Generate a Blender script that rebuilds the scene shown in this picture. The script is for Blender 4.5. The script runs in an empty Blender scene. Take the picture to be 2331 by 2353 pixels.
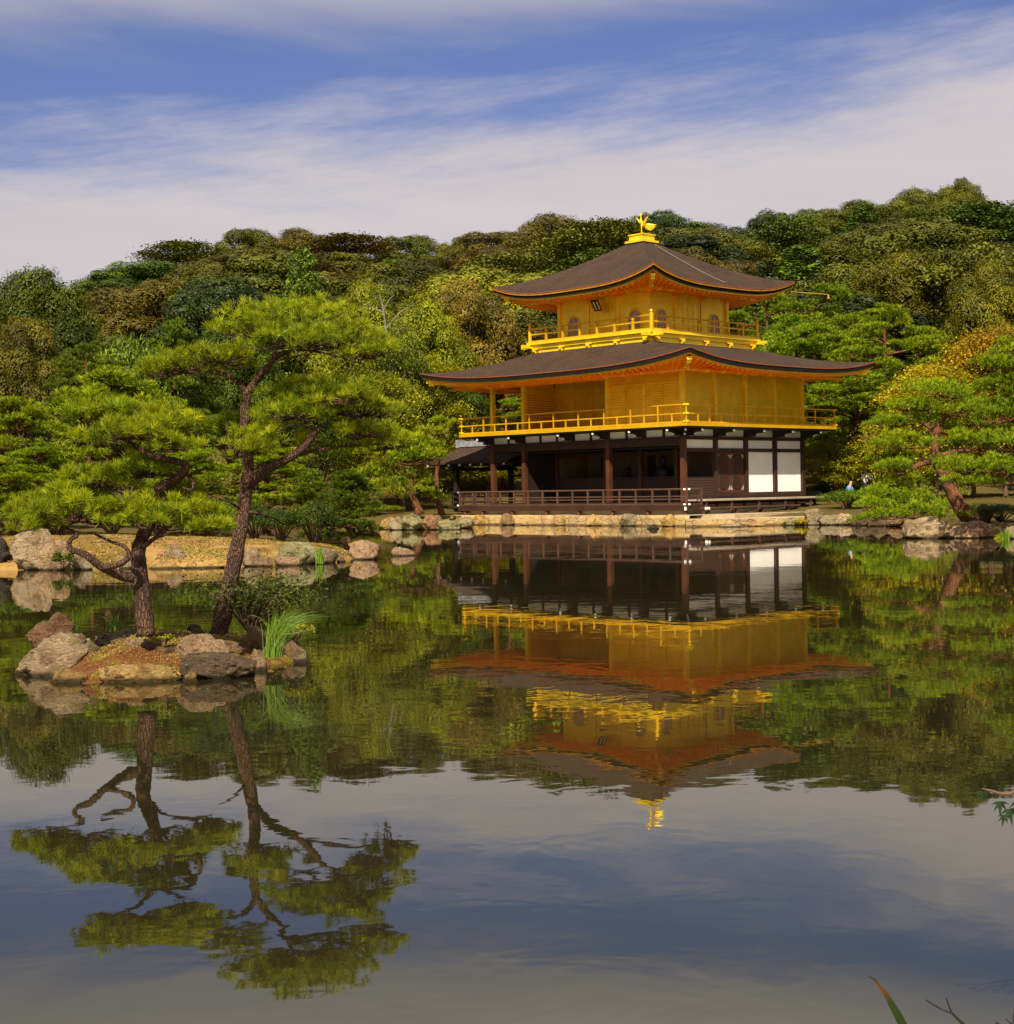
import bpy, math, random
import numpy as np
from mathutils import Vector, Matrix, noise
S = bpy.context.scene
C = S.collection
R = math.radians
# ------------------------------------------------------------------ camera
CH = 1.6206; F = 3540.95; PW, PH = 2331.0, 2353.0
PITCH, ROLL, YAW = -.015, -.0164, .8068
cp, sp = math.cos(PITCH), math.sin(PITCH)
fwd = np.array([0, cp, sp]); right0 = np.array([1., 0, 0]); up0 = np.cross(right0, fwd)
cr_ = right0*math.cos(ROLL)+up0*math.sin(ROLL); cu_ = -right0*math.sin(ROLL)+up0*math.cos(ROLL)
cam_d = bpy.data.cameras.new('camera'); cam = bpy.data.objects.new('camera', cam_d); C.objects.link(cam)
cam_d.sensor_fit = 'HORIZONTAL'; cam_d.sensor_width = 36; cam_d.lens = F/PW*36; cam_d.clip_start = .05; cam_d.clip_end = 3000
M = Matrix(((cr_[0], cu_[0], -fwd[0], 0), (cr_[1], cu_[1], -fwd[1], 0), (cr_[2], cu_[2], -fwd[2], CH), (0, 0, 0, 1)))
cam.matrix_world = M
S.camera = cam
# ------------------------------------------------------------------ sky, sun, exposure
SUN_EL = R(45.5); SUN_AZ = (-.19, -.982)          # horizontal direction towards the sun: behind the viewer, a little to the left
EXPO = .85
S.view_settings.view_transform = 'Standard'; S.view_settings.look = 'None'; S.view_settings.gamma = 1; S.view_settings.exposure = EXPO
W = bpy.data.worlds.new('World'); S.world = W; W.use_nodes = True
nt = W.node_tree; N = nt.nodes; L = nt.links; N.clear()
def nd(t, **k):
    n = N.new(t)
    for a, v in k.items(): setattr(n, a, v)
    return n
def mth(op, a, b=None, c=None, clamp=False):
    n = N.new('ShaderNodeMath'); n.operation = op; n.use_clamp = clamp
    for i, v in enumerate((a, b, c)):
        if v is None: continue
        if isinstance(v, (int, float)): n.inputs[i].default_value = v
        else: L.new(v, n.inputs[i])
    return n.outputs[0]
def mixc(f, a, b):
    n = N.new('ShaderNodeMix'); n.data_type = 'RGBA'
    for s, v in ((n.inputs[0], f), (n.inputs[6], a), (n.inputs[7], b)):
        if isinstance(v, (int, float)): s.default_value = v
        elif isinstance(v, tuple): s.default_value = (*v, 1)
        else: L.new(v, s)
    return n.outputs[2]
def sstep(x, a, b):
    n = N.new('ShaderNodeMapRange'); n.interpolation_type = 'SMOOTHSTEP'
    L.new(x, n.inputs[0]); n.inputs[1].default_value = a; n.inputs[2].default_value = b
    return n.outputs[0]
sky = nd('ShaderNodeTexSky', sky_type='NISHITA', sun_disc=False, sun_elevation=SUN_EL)
sky.sun_rotation = math.atan2(SUN_AZ[0], SUN_AZ[1])
sky.air_density = 1.3; sky.dust_density = .3; sky.ozone_density = 3
tc = nd('ShaderNodeTexCoord'); sx = nd('ShaderNodeSeparateXYZ'); L.new(tc.outputs['Generated'], sx.inputs[0])
az = mth('ARCTAN2', sx.outputs[0], sx.outputs[1]); el = sx.outputs[2]
def skynoise(ax, ex, shear, scale, detail, seed, rough=.55):
    cx = nd('ShaderNodeCombineXYZ')
    L.new(mth('MULTIPLY', az, ax), cx.inputs[0])
    L.new(mth('MULTIPLY', mth('ADD', el, mth('MULTIPLY', az, shear)), ex), cx.inputs[1]); cx.inputs[2].default_value = seed
    n = nd('ShaderNodeTexNoise'); n.inputs['Scale'].default_value = scale; n.inputs['Detail'].default_value = detail
    n.inputs['Roughness'].default_value = rough; L.new(cx.outputs[0], n.inputs['Vector']); return n.outputs[0]
n1 = skynoise(2.2, 9, .05, 2.2, 5, 3.1); n2 = skynoise(3.5, 22, -.12, 2.2, 9, 8.3, .64); n3 = skynoise(2.5, 16, .1, 1.6, 5, 1.7)
v = mth('SUBTRACT', el, mth('MULTIPLY', az, .065))
v = mth('ADD', v, mth('MULTIPLY', mth('SUBTRACT', n1, .5), .10))
v = mth('ADD', v, mth('MULTIPLY', mth('SUBTRACT', n2, .5), .10))
low = sstep(v, .272, .185)                         # pale veil of cloud over the horizon
v2 = mth('ADD', mth('ADD', el, mth('MULTIPLY', az, -.06)), mth('MULTIPLY', mth('SUBTRACT', n3, .5), .06))
top = mth('MULTIPLY', sstep(v2, .272, .318), .85)  # thin grey cloud higher up
blue = mixc(1.0, (0, 0, 0), (1, 1, 1))
mul = N.new('ShaderNodeMix'); mul.data_type = 'RGBA'; mul.blend_type = 'MULTIPLY'; mul.inputs[0].default_value = 1
L.new(sky.outputs[0], mul.inputs[6]); mul.inputs[7].default_value = (.32, .305, .46, 1)
SKY_GAIN = 10.0                                    # cloud colours below are written for a background strength of 0.1
def cl(r, g, b): return (r*SKY_GAIN, g*SKY_GAIN, b*SKY_GAIN)
palecol = mixc(n3, cl(.31, .285, .30), cl(.39, .36, .367))
c1 = mixc(low, mul.outputs[2], palecol)
c2 = mixc(top, c1, cl(.24, .235, .28))
hi = sstep(el, .29, .37)
c2b = mixc(mth('MULTIPLY', hi, .85), c2, cl(.44, .435, .43)); c3 = mixc(sstep(el, .42, .60), c2b, cl(.20, .20, .22))   # unseen bright band added for the water's reflection; dimmed overhead to cut fill
bg = nd('ShaderNodeBackground'); bg.inputs[1].default_value = .1; L.new(c3, bg.inputs[0])
wo = nd('ShaderNodeOutputWorld'); L.new(bg.outputs[0], wo.inputs[0])
sd = bpy.data.lights.new('sun', 'SUN'); sun = bpy.data.objects.new('sun', sd); C.objects.link(sun)
sd.energy = 5.0; sd.angle = R(.6); sd.color = (1, .90, .71)
sdir = Vector((SUN_AZ[0]*math.cos(SUN_EL), SUN_AZ[1]*math.cos(SUN_EL), math.sin(SUN_EL)))
sun.rotation_euler = sdir.to_track_quat('Z', 'Y').to_euler(); sun.location = (0, -20, 60)

# ------------------------------------------------------------------ picture -> place
def ray(px, py): return cr_*((px-PW/2)/F)+cu_*((PH/2-py)/F)+fwd
def at(px, py, Y):
    d = ray(px, py); t = Y/d[1]; return Vector((d[0]*t, Y, CH+d[2]*t))
def onz(px, py, z=0.0):
    d = ray(px, py); t = (z-CH)/d[2]; return Vector((d[0]*t, d[1]*t, z))
KD = PW/1914.0
def atd(x, y, Y): return at(x*KD, y*KD, Y)
BX, BY = 41.6818, -50.2778
cY, sY = math.cos(-YAW), math.sin(-YAW)
def bw(x, y, z=0.0):
    x -= BX; y -= BY; return Vector((x*cY-y*sY, x*sY+y*cY, z))

# ------------------------------------------------------------------ objects and meshes
def tag(o, label=None, cat=None, group=None, kind=None):
    if label: o['label'] = label
    if cat: o['category'] = cat
    if group: o['group'] = group
    if kind: o['kind'] = kind
    return o
def link(name, me, parent=None, loc=None):
    o = bpy.data.objects.new(name, me); C.objects.link(o)
    if parent is not None: o.parent = parent
    if loc is not None: o.location = loc
    return o
def empty(name, loc, rz=0.0):
    o = bpy.data.objects.new(name, None); C.objects.link(o); o.location = loc; o.rotation_euler = (0, 0, rz); o.empty_display_size = .3
    return o
class MB:
    def __init__(s): s.v = []; s.f = []; s.m = []; s.mi = 0
    def mat(s, i): s.mi = i; return s
    def add(s, vs, fs):
        k = len(s.v); s.v += [tuple(p) for p in vs]
        for f in fs: s.f.append(tuple(k+i for i in f)); s.m.append(s.mi)
        return s
    def box(s, x0, x1, y0, y1, z0, z1):
        return s.add([(x0, y0, z0), (x1, y0, z0), (x1, y1, z0), (x0, y1, z0), (x0, y0, z1), (x1, y0, z1), (x1, y1, z1), (x0, y1, z1)],
                     [(0, 3, 2, 1), (4, 5, 6, 7), (0, 1, 5, 4), (1, 2, 6, 5), (2, 3, 7, 6), (3, 0, 4, 7)])
    def bar(s, a, b, w, h, up=(0, 0, 1)):
        a = Vector(a); b = Vector(b); d = (b-a).normalized(); u = Vector(up)
        if abs(d.dot(u)) > .99: u = Vector((1, 0, 0))
        sd_ = d.cross(u).normalized(); u = sd_.cross(d); sd_ *= w/2; u *= h/2
        q = [a-sd_-u, a+sd_-u, a+sd_+u, a-sd_+u, b-sd_-u, b+sd_-u, b+sd_+u, b-sd_+u]
        return s.add(q, [(0, 1, 2, 3), (7, 6, 5, 4), (0, 4, 5, 1), (1, 5, 6, 2), (2, 6, 7, 3), (3, 7, 4, 0)])
    def tube(s, pts, rad, n=8, jit=0.0, rng=None):
        pts = [Vector(p) for p in pts]; k = len(pts)
        if isinstance(rad, (int, float)): rad = [rad]*k
        t0 = (pts[1]-pts[0]).normalized(); u = Vector((0, 1, 0)) if abs(t0.y) < .9 else Vector((1, 0, 0))
        u = (u-t0*u.dot(t0)).normalized(); vs = []
        for i, p in enumerate(pts):
            t = (pts[min(i+1, k-1)]-pts[max(i-1, 0)]).normalized()
            u = (u-t*u.dot(t)).normalized(); w = t.cross(u)
            for j in range(n):
                a = 2*math.pi*j/n; r = rad[i]*(1+(rng.uniform(-jit, jit) if rng else 0))
                vs.append(p+(u*math.cos(a)+w*math.sin(a))*r)
        fs = [(i*n+j, i*n+(j+1) % n, (i+1)*n+(j+1) % n, (i+1)*n+j) for i in range(k-1) for j in range(n)]
        fs += [tuple(reversed(range(n))), tuple(range((k-1)*n, k*n))]
        return s.add(vs, fs)
    def lathe(s, c, prof, n=12):
        c = Vector(c); vs = []
        for r, z in prof:
            for j in range(n):
                a = 2*math.pi*j/n; vs.append(c+Vector((r*math.cos(a), r*math.sin(a), z)))
        k = len(prof)
        fs = [(i*n+j, i*n+(j+1) % n, (i+1)*n+(j+1) % n, (i+1)*n+j) for i in range(k-1) for j in range(n)]
        fs += [tuple(reversed(range(n))), tuple(range((k-1)*n, k*n))]
        return s.add(vs, fs)
    def prism(s, poly, fn0, fn1):
        n = len(poly); return s.add([fn0(p) for p in poly]+[fn1(p) for p in poly],
            [tuple(reversed(range(n))), tuple(range(n, 2*n))]+[(i, (i+1) % n, n+(i+1) % n, n+i) for i in range(n)])
    def mesh(s, name, mats, smooth=False):
        me = bpy.data.meshes.new(name); me.from_pydata(s.v, [], s.f); me.update()
        for m in (mats if isinstance(mats, (list, tuple)) else [mats]): me.materials.append(m)
        me.polygons.foreach_set('material_index', s.m)
        if smooth: me.polygons.foreach_set('use_smooth', [True]*len(s.f))
        return me
    def build(s, name, mats, parent=None, smooth=False, loc=None): return link(name, s.mesh(name, mats, smooth), parent, loc)
def cr_path(pts, sub=5):
    P = [np.array(p, float) for p in pts]; P = [2*P[0]-P[1]]+P+[2*P[-1]-P[-2]]; out = []
    for i in range(1, len(P)-2):
        for k in range(sub):
            t = k/sub
            out.append(.5*(2*P[i]+(P[i+1]-P[i-1])*t+(2*P[i-1]-5*P[i]+4*P[i+1]-P[i+2])*t*t+(3*P[i]-P[i-1]-3*P[i+1]+P[i+2])*t**3))
    out.append(P[-2]); return out

# ------------------------------------------------------------------ materials
def material(name):
    m = bpy.data.materials.new(name); m.use_nodes = True; m.node_tree.nodes.clear(); return m
class G:
    """small wrapper round a material's node tree"""
    def __init__(s, name): s.m = material(name); s.t = s.m.node_tree
    def n(s, t, **k):
        n = s.t.nodes.new(t)
        for a, v in k.items(): setattr(n, a, v)
        return n
    def l(s, a, b): s.t.links.new(a, b)
    def set(s, sock, v):
        if isinstance(v, (int, float)): sock.default_value = v
        elif isinstance(v, tuple): sock.default_value = (*v, 1) if sock.type == 'RGBA' and len(v) == 3 else v
        else: s.l(v, sock)
    def coord(s, kind='Object', scale=(1, 1, 1)):
        c = s.n('ShaderNodeTexCoord'); mp = s.n('ShaderNodeMapping'); mp.inputs['Scale'].default_value = scale
        s.l(c.outputs[kind], mp.inputs[0]); return mp.outputs[0]
    def noise(s, vec, scale, detail=4, rough=.55, dist=0.0):
        n = s.n('ShaderNodeTexNoise'); s.set(n.inputs['Vector'], vec); n.inputs['Scale'].default_value = scale
        n.inputs['Detail'].default_value = detail; n.inputs['Roughness'].default_value = rough; n.inputs['Distortion'].default_value = dist
        return n.outputs[0]
    def voro(s, vec, scale, feature='F1', out=0):
        n = s.n('ShaderNodeTexVoronoi', feature=feature); s.set(n.inputs['Vector'], vec); n.inputs['Scale'].default_value = scale
        return n.outputs[out]
    def mix(s, f, a, b, mode='MIX'):
        n = s.n('ShaderNodeMix', data_type='RGBA', blend_type=mode); s.set(n.inputs[0], f); s.set(n.inputs[6], a); s.set(n.inputs[7], b); return n.outputs[2]
    def step(s, x, a, b):
        n = s.n('ShaderNodeMapRange', interpolation_type='SMOOTHSTEP'); s.set(n.inputs[0], x); n.inputs[1].default_value = a; n.inputs[2].default_value = b
        return n.outputs[0]
    def math(s, op, a, b=0.0):
        n = s.n('ShaderNodeMath', operation=op); s.set(n.inputs[0], a); s.set(n.inputs[1], b); return n.outputs[0]
    def bump(s, h, dist, strength=1.0):
        n = s.n('ShaderNodeBump'); n.inputs['Distance'].default_value = dist; n.inputs['Strength'].default_value = strength; s.l(h, n.inputs['Height']); return n.outputs[0]
    def out(s, sh): o = s.n('ShaderNodeOutputMaterial'); s.l(sh, o.inputs[0]); return s.m
    def pbr(s, col, rough=.6, metal=0.0, nrm=None, spec=.4, **k):
        b = s.n('ShaderNodeBsdfPrincipled'); s.set(b.inputs['Base Color'], col); s.set(b.inputs['Roughness'], rough); s.set(b.inputs['Metallic'], metal)
        b.inputs['Specular IOR Level'].default_value = spec
        if nrm is not None: s.l(nrm, b.inputs['Normal'])
        for a, v in k.items(): s.set(b.inputs[a.replace('_', ' ')], v)
        return s.out(b.outputs[0])
def mat_gold(name, a, b, rough=.42, metal=.34, lines=None):
    g = G(name); c = g.coord(); n = g.noise(c, 2.2, 5); n2 = g.noise(c, 14, 3)
    col = g.mix(g.step(g.math('ADD', g.math('MULTIPLY', n, .7), g.math('MULTIPLY', n2, .3)), .35, .65), a, b)
    vm = g.n('ShaderNodeVectorMath', operation='FLOOR'); g.l(g.coord('Object', (2.9, 2.9, 2.9)), vm.inputs[0]); wn = g.n('ShaderNodeTexWhiteNoise'); g.l(vm.outputs[0], wn.inputs['Vector'])   # gold leaf squares
    col = g.mix(g.math('MULTIPLY', wn.outputs[0], .30), col, g.mix(1.0, col, (.72, .66, .6), 'MULTIPLY'))
    h = g.noise(c, 9, 3)
    if lines:
        w = g.n('ShaderNodeTexWave', wave_type='BANDS', bands_direction='Z'); w.inputs['Scale'].default_value = lines; g.l(c, w.inputs[0])
        h = w.outputs[1]; nrm = g.bump(h, .012)
        col = g.mix(g.math('MULTIPLY', g.step(h, .45, .1), .35), col, (.35, .16, .01))
    else: nrm = g.bump(h, .006)
    sh = g.noise(c, 6, 6, .7); return g.pbr(g.mix(g.math('MULTIPLY', g.step(sh, .52, .36), .14), col, (.45, .24, .004)), g.math('ADD', rough-.14, g.math('MULTIPLY', sh, .28)), metal, nrm, .5)
GOLD = mat_gold('gold_leaf', (.84, .55, .005), (.93, .66, .011))
GOLD_PANEL = mat_gold('gold_leaf_panel', (.82, .585, .006), (.92, .69, .012))
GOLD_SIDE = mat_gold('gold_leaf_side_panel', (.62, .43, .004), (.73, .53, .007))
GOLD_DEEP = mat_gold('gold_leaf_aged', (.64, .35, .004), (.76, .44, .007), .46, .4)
GOLD_LOUVER = mat_gold('gold_leaf_louvered', (.80, .51, .005), (.90, .62, .010), .45, .4, 3.2)
def mat_wood(name, a, b, rough=.55, sc=1.0):
    g = G(name); c = g.coord('Object', (9*sc, 9*sc, 1.2*sc)); n = g.noise(c, 3, 6, .6, .6); c2 = g.coord(); m = g.noise(c2, 1.3, 3)
    col = g.mix(g.step(n, .3, .7), a, b); col = g.mix(g.math('MULTIPLY', g.step(m, .4, .7), .5), col, tuple(x*.6 for x in a))
    return g.pbr(col, rough, 0, g.bump(n, .006), .35)
WOOD = mat_wood('dark_stained_timber', (.026, .011, .007), (.050, .021, .011))
WOOD_RED = mat_wood('red_brown_timber', (.060, .019, .008), (.105, .033, .012))
WOOD_RAIL = mat_wood('weathered_rail_timber', (.060, .029, .019), (.105, .053, .034), .6)
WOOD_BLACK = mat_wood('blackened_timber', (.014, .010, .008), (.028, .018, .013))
WOOD_GREY = mat_wood('silvered_bench_timber', (.30, .24, .17), (.46, .38, .28), .7)
def mat_shingle():
    g = G('cedar_bark_shingle'); c = g.coord(); n = g.noise(c, 1.1, 5); f = g.noise(g.coord('Object', (2.5, 2.5, 26)), 4, 6, .75); s = g.noise(c, 38, 3, .7)
    col = g.mix(g.step(n, .3, .7), (.038, .022, .016), (.068, .042, .030)); col = g.mix(g.step(f, .42, .66), col, (.125, .083, .060)); col = g.mix(g.math('MULTIPLY', g.step(f, .44, .34), .6), col, (.022, .012, .009))
    wv = g.n('ShaderNodeTexWave', wave_type='BANDS', bands_direction='Z'); wv.inputs['Scale'].default_value = 2.6; wv.inputs['Distortion'].default_value = 1.2; wv.inputs['Detail'].default_value = 3; wv.inputs['Detail Scale'].default_value = 2; g.l(c, wv.inputs[0])
    col = g.mix(g.math('MULTIPLY', g.step(wv.outputs[1], .35, .05), .45), col, (.02, .012, .009))
    col = g.mix(g.math('MULTIPLY', g.step(s, .55, .75), .7), col, (.17, .125, .095)); col = g.mix(g.math('MULTIPLY', g.step(g.noise(c, .45, 4), .55, .7), .35), col, (.10, .045, .02))
    return g.pbr(col, .9, 0, g.bump(g.math('ADD', f, s), .06), .08)
SHINGLE = mat_shingle()
def plain(name, a, b, sc=4.0, rough=.7, bump=.003, metal=0.0, spec=.3):
    g = G(name); c = g.coord(); n = g.noise(c, sc, 5); return g.pbr(g.mix(g.step(n, .3, .7), a, b), rough, metal, g.bump(n, bump), spec)
EAVE_GILT = plain('tarnished_eave_gilding', (.36, .15, .006), (.52, .24, .012), 9, .5, .003, .3)
EAVE_RED = plain('red_bark_edge', (.15, .035, .012), (.24, .07, .025), 9)
EAVE_BLACK = plain('black_eave_edge', (.008, .007, .006), (.016, .013, .011), 9, .9, .003, 0, .08)
GOLD_BOUNCE = mat_gold('gold_leaf_bounce_glow', (1.0, .27, .003), (1.0, .37, .006), .36, .2)  # gold reddened to carry the bounced glow under the eaves in its colour
WHITE = plain('white_plaster', (.74, .71, .68), (.80, .78, .75), 1.5, .8, .002)
CAP = plain('white_painted_end', (.76, .74, .70), (.82, .80, .77), 6, .6)
PLASTER = plain('pale_earth_plaster', (.42, .33, .20), (.55, .44, .28), 1.8, .9, .01)
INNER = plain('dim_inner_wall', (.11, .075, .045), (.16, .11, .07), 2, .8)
STATUE = plain('dark_lacquer', (.022, .016, .012), (.045, .03, .02), 6, .4)
PANE = plain('grey_violet_pane', (.20, .17, .20), (.28, .24, .28), 5, .35)
TILE_GREY = plain('grey_roof_tile', (.16, .16, .175), (.26, .26, .285), 5, .6)
TABLET = plain('dark_tablet', (.020, .014, .01), (.035, .022, .015), 8, .5)
TABLET_PALE = plain('pale_lettering', (.70, .58, .40), (.78, .66, .48), 20, .6)
CABLE = plain('pale_cable', (.17, .14, .125), (.24, .20, .18), 10, .6)
def mat_lattice():
    g = G('dark_lattice'); c = g.coord(); b = g.n('ShaderNodeSeparateXYZ'); g.l(c, b.inputs[0])
    def bars(o): return g.step(g.math('ABSOLUTE', g.math('SUBTRACT', g.math('FRACT', g.math('MULTIPLY', o, 9.0)), .5)), .22, .28)
    k = g.math('MAXIMUM', g.math('MAXIMUM', bars(b.outputs[0]), 0.0), bars(b.outputs[2]))
    return g.pbr(g.mix(k, (.022, .012, .009), (.055, .025, .016)), .6, 0, g.bump(k, .01), .3)
LATTICE = mat_lattice()
def mat_lattice_gold():
    g = G('gold_lattice'); c = g.coord(); b = g.n('ShaderNodeSeparateXYZ'); g.l(c, b.inputs[0])
    def bars(o): return g.step(g.math('ABSOLUTE', g.math('SUBTRACT', g.math('FRACT', g.math('MULTIPLY', o, 9.0)), .5)), .20, .28)
    k = g.math('MAXIMUM', bars(b.outputs[1]), bars(b.outputs[2]))
    return g.pbr(g.mix(k, (.10, .05, .012), (.80, .40, .02)), .45, .3, g.bump(k, .01), .4)
LATTICE_GOLD = mat_lattice_gold()
def mat_rock():
    g = G('lichened_rock'); oi = g.n('ShaderNodeObjectInfo'); geo = g.n('ShaderNodeNewGeometry'); p = geo.outputs['Position']
    sc = g.n('ShaderNodeAttribute', attribute_type='OBJECT', attribute_name='grain'); vs = g.n('ShaderNodeVectorMath', operation='SCALE')
    g.l(p, vs.inputs[0]); g.l(sc.outputs['Fac'], vs.inputs['Scale']); q = vs.outputs[0]
    mp = g.n('ShaderNodeMapping'); mp.inputs['Rotation'].default_value = (.5, .3, .2); mp.inputs['Scale'].default_value = (1, 1, 3.2); g.l(q, mp.inputs[0]); st = mp.outputs[0]
    n1 = g.noise(q, .8, 6, .62, .6); n2 = g.noise(q, 3.0, 7, .72, .4); n3 = g.noise(q, 11, 6, .75); n4 = g.noise(st, 2.2, 7, .7, 1.2); n5 = g.noise(q, 30, 4, .7)
    base = oi.outputs['Color']; dk = g.mix(1.0, base, (.42, .36, .32), 'MULTIPLY'); lt = g.mix(1.0, base, (1.5, 1.45, 1.25), 'MULTIPLY')
    col = g.mix(g.step(n1, .34, .60), dk, base)
    col = g.mix(g.math('MULTIPLY', g.step(n4, .50, .66), .8), col, lt)
    col = g.mix(g.math('MULTIPLY', g.step(n2, .47, .36), .85), col, g.mix(1.0, base, (.22, .18, .15), 'MULTIPLY'))
    col = g.mix(g.math('MULTIPLY', g.step(n3, .56, .66), .7), col, (.46, .43, .33))
    col = g.mix(g.math('MULTIPLY', g.step(n3, .42, .33), .8), col, (.03, .024, .018))
    col = g.mix(g.math('MULTIPLY', g.step(g.noise(q, 1.5, 6, .75), .56, .63), .7), col, (.24, .20, .055))
    col = g.mix(g.math('MULTIPLY', g.step(n5, .42, .34), .5), col, (.04, .03, .024))
    sp_ = g.n('ShaderNodeSeparateXYZ'); g.l(p, sp_.inputs[0]); wl = g.math('ADD', sp_.outputs[2], g.math('MULTIPLY', n2, -.05))
    col = g.mix(g.math('MULTIPLY', g.step(wl, .035, -.005), .85), col, (.022, .016, .009))   # wet tide line
    h = g.math('ADD', g.math('ADD', n2, g.math('MULTIPLY', n3, .45)), g.math('ADD', g.math('MULTIPLY', n4, .8), g.math('MULTIPLY', n5, .2)))
    return g.pbr(col, .9, 0, g.bump(h, .14), .12)
ROCK = mat_rock()
def mat_masonry():
    g = G('ochre_stone_masonry'); c = g.coord(); n = g.noise(c, .55, 4, .5); n2 = g.noise(c, 4, 6, .65)
    w = g.coord('Object', (1, 1, 1.7)); e = g.voro(w, 2.3, 'DISTANCE_TO_EDGE'); ci = g.voro(w, 2.3, 'F1', 1)
    patch = g.step(n, .46, .54)
    smooth_ = g.mix(n2, (.32, .21, .085), (.44, .30, .13)); st = g.mix(n2, (.20, .13, .06), (.38, .26, .13))
    st = g.mix(g.step(e, .045, .0), st, (.10, .05, .02)); col = g.mix(patch, st, smooth_)
    sp_ = g.n('ShaderNodeSeparateXYZ'); g.l(c, sp_.inputs[0]); z = g.math('ADD', sp_.outputs[2], g.math('MULTIPLY', n2, -.08))
    col = g.mix(g.math('MULTIPLY', g.step(z, .06, .0), .85), col, (.07, .038, .015))
    return g.pbr(col, .9, 0, g.bump(g.math('ADD', n2, g.math('MULTIPLY', g.step(e, 0, .08), .5)), .04), .2)
MASONRY = mat_masonry()
QUAY = plain('sandy_quay_stone', (.30, .22, .13), (.46, .35, .22), 2.5, .9, .02)
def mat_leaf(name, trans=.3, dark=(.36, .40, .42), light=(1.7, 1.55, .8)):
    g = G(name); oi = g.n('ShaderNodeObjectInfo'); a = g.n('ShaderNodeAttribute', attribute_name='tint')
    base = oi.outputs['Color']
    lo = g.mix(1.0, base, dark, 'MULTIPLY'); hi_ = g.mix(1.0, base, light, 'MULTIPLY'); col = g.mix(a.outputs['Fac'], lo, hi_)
    d = g.n('ShaderNodeBsdfPrincipled'); g.l(col, d.inputs['Base Color']); d.inputs['Roughness'].default_value = .55; d.inputs['Specular IOR Level'].default_value = .25
    t = g.n('ShaderNodeBsdfTranslucent'); g.l(g.mix(1.0, col, (1.3, 1.2, .5), 'MULTIPLY'), t.inputs[0])
    m = g.n('ShaderNodeMixShader'); m.inputs[0].default_value = trans; g.l(d.outputs[0], m.inputs[1]); g.l(t.outputs[0], m.inputs[2])
    return g.out(m.outputs[0])
LEAF = mat_leaf('leaf', .3); LEAF_HILL = mat_leaf('hill_leaf', .08, (.34, .38, .4), (1.6, 1.55, .8)); NEEDLE = mat_leaf('pine_needle', .35, (.34, .42, .4), (1.6, 1.40, .75))
def mat_bark(name, a, b, c3, sc=1.0):
    g = G(name); c = g.coord('Object', (sc, sc, sc*.3)); wn = g.noise(c, 20, 4); e = g.voro(g.mix(.06, c, wn, 'ADD') if False else c, 46, 'DISTANCE_TO_EDGE'); n = g.noise(c, 7, 6, .65); n2 = g.noise(c, 40, 4)
    col = g.mix(g.step(n, .35, .65), a, b); col = g.mix(g.math('MULTIPLY', g.step(n2, .55, .7), .5), col, c3); col = g.mix(g.math('MULTIPLY', g.step(e, .07, .0), .8), col, (.020, .013, .010))
    return g.pbr(col, .9, 0, g.bump(g.math('ADD', g.step(e, 0, .2), n2), .018), .15)
BARK = mat_bark('pine_bark', (.075, .042, .030), (.14, .072, .045), (.24, .15, .10))
BARK_RED = mat_bark('red_pine_bark', (.12, .052, .026), (.24, .10, .042), (.33, .18, .10), .6)
BARK_FAR = plain('far_bark', (.07, .045, .03), (.13, .075, .045), 3, .9)
BARK_PALE = plain('pale_bare_bark', (.11, .10, .08), (.18, .16, .13), 3, .9)
# ------------------------------------------------------------------ water and ground
def mat_water():
    g = G('pond_water'); c = g.coord()
    big = g.noise(c, .10, 3, .5, 1.0); n = g.noise(g.coord('Object', (1, 1.0, 1)), 1.6, 3, .5, .4); f = g.noise(c, 6.0, 2, .5)
    amp = g.math('ADD', g.math('MULTIPLY', g.step(big, .40, .66), 1.0), .25)
    h = g.math('MULTIPLY', g.math('ADD', n, g.math('MULTIPLY', f, .10)), amp)
    return g.pbr((.016, .014, .006), .014, 0, g.bump(h, WAVE), .5, IOR=2.35, Specular_Tint=(1, .91, .52))
WAVE = .0027
WATER = mat_water()
MB().add([(-700, -60, 0), (700, -60, 0), (700, 600, 0), (-700, 600, 0)], [(0, 1, 2, 3)]).build('pond_water', WATER)['kind'] = 'structure'
POND = [(-60, 3.3), (60, 3.3), (60, 33), (18, 36), (14.4, 40.2), (14.0, 41.6), (15.0, 43.4), (14.4, 44.9), (12.9, 45.6), (13.5, 47.5), (14.7, 52), (15.4, 57), (14.6, 59),
        (13.6, 61.4), (12.1, 62.6), (7.6, 62.4), tuple(bw(1.4, -1.5))[:2], tuple(bw(-12.8, -1.5))[:2], (-2.0, 69.5), (-2.3, 66), (-3.3, 64.6), (-4.6, 67.6), (-6.2, 73), (-8.3, 74.6),
        (-9.2, 68), (-8, 56), (-5.6, 45), (-4.1, 39.5), (-3.6, 37.2), (-4.2, 35.6), (-6, 34.6), (-9, 34.2), (-15, 33.6), (-60, 33.4)]
PP = np.array(POND); QQ = np.roll(PP, -1, 0)
def pond_dist(x, y):
    """signed distance to the shore, positive on land"""
    x = np.asarray(x, float); y = np.asarray(y, float); best = np.full(x.shape, 1e9); ins = np.zeros(x.shape, bool)
    for (ax, ay), (bx, by) in zip(PP, QQ):
        dx, dy = bx-ax, by-ay; t = np.clip(((x-ax)*dx+(y-ay)*dy)/(dx*dx+dy*dy), 0, 1)
        best = np.minimum(best, np.hypot(x-ax-t*dx, y-ay-t*dy))
        c = ((ay > y) != (by > y)) & (x < (bx-ax)*(y-ay)/((by-ay) if by != ay else 1e-9)+ax); ins ^= c
    return np.where(ins, -best, best)
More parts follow.
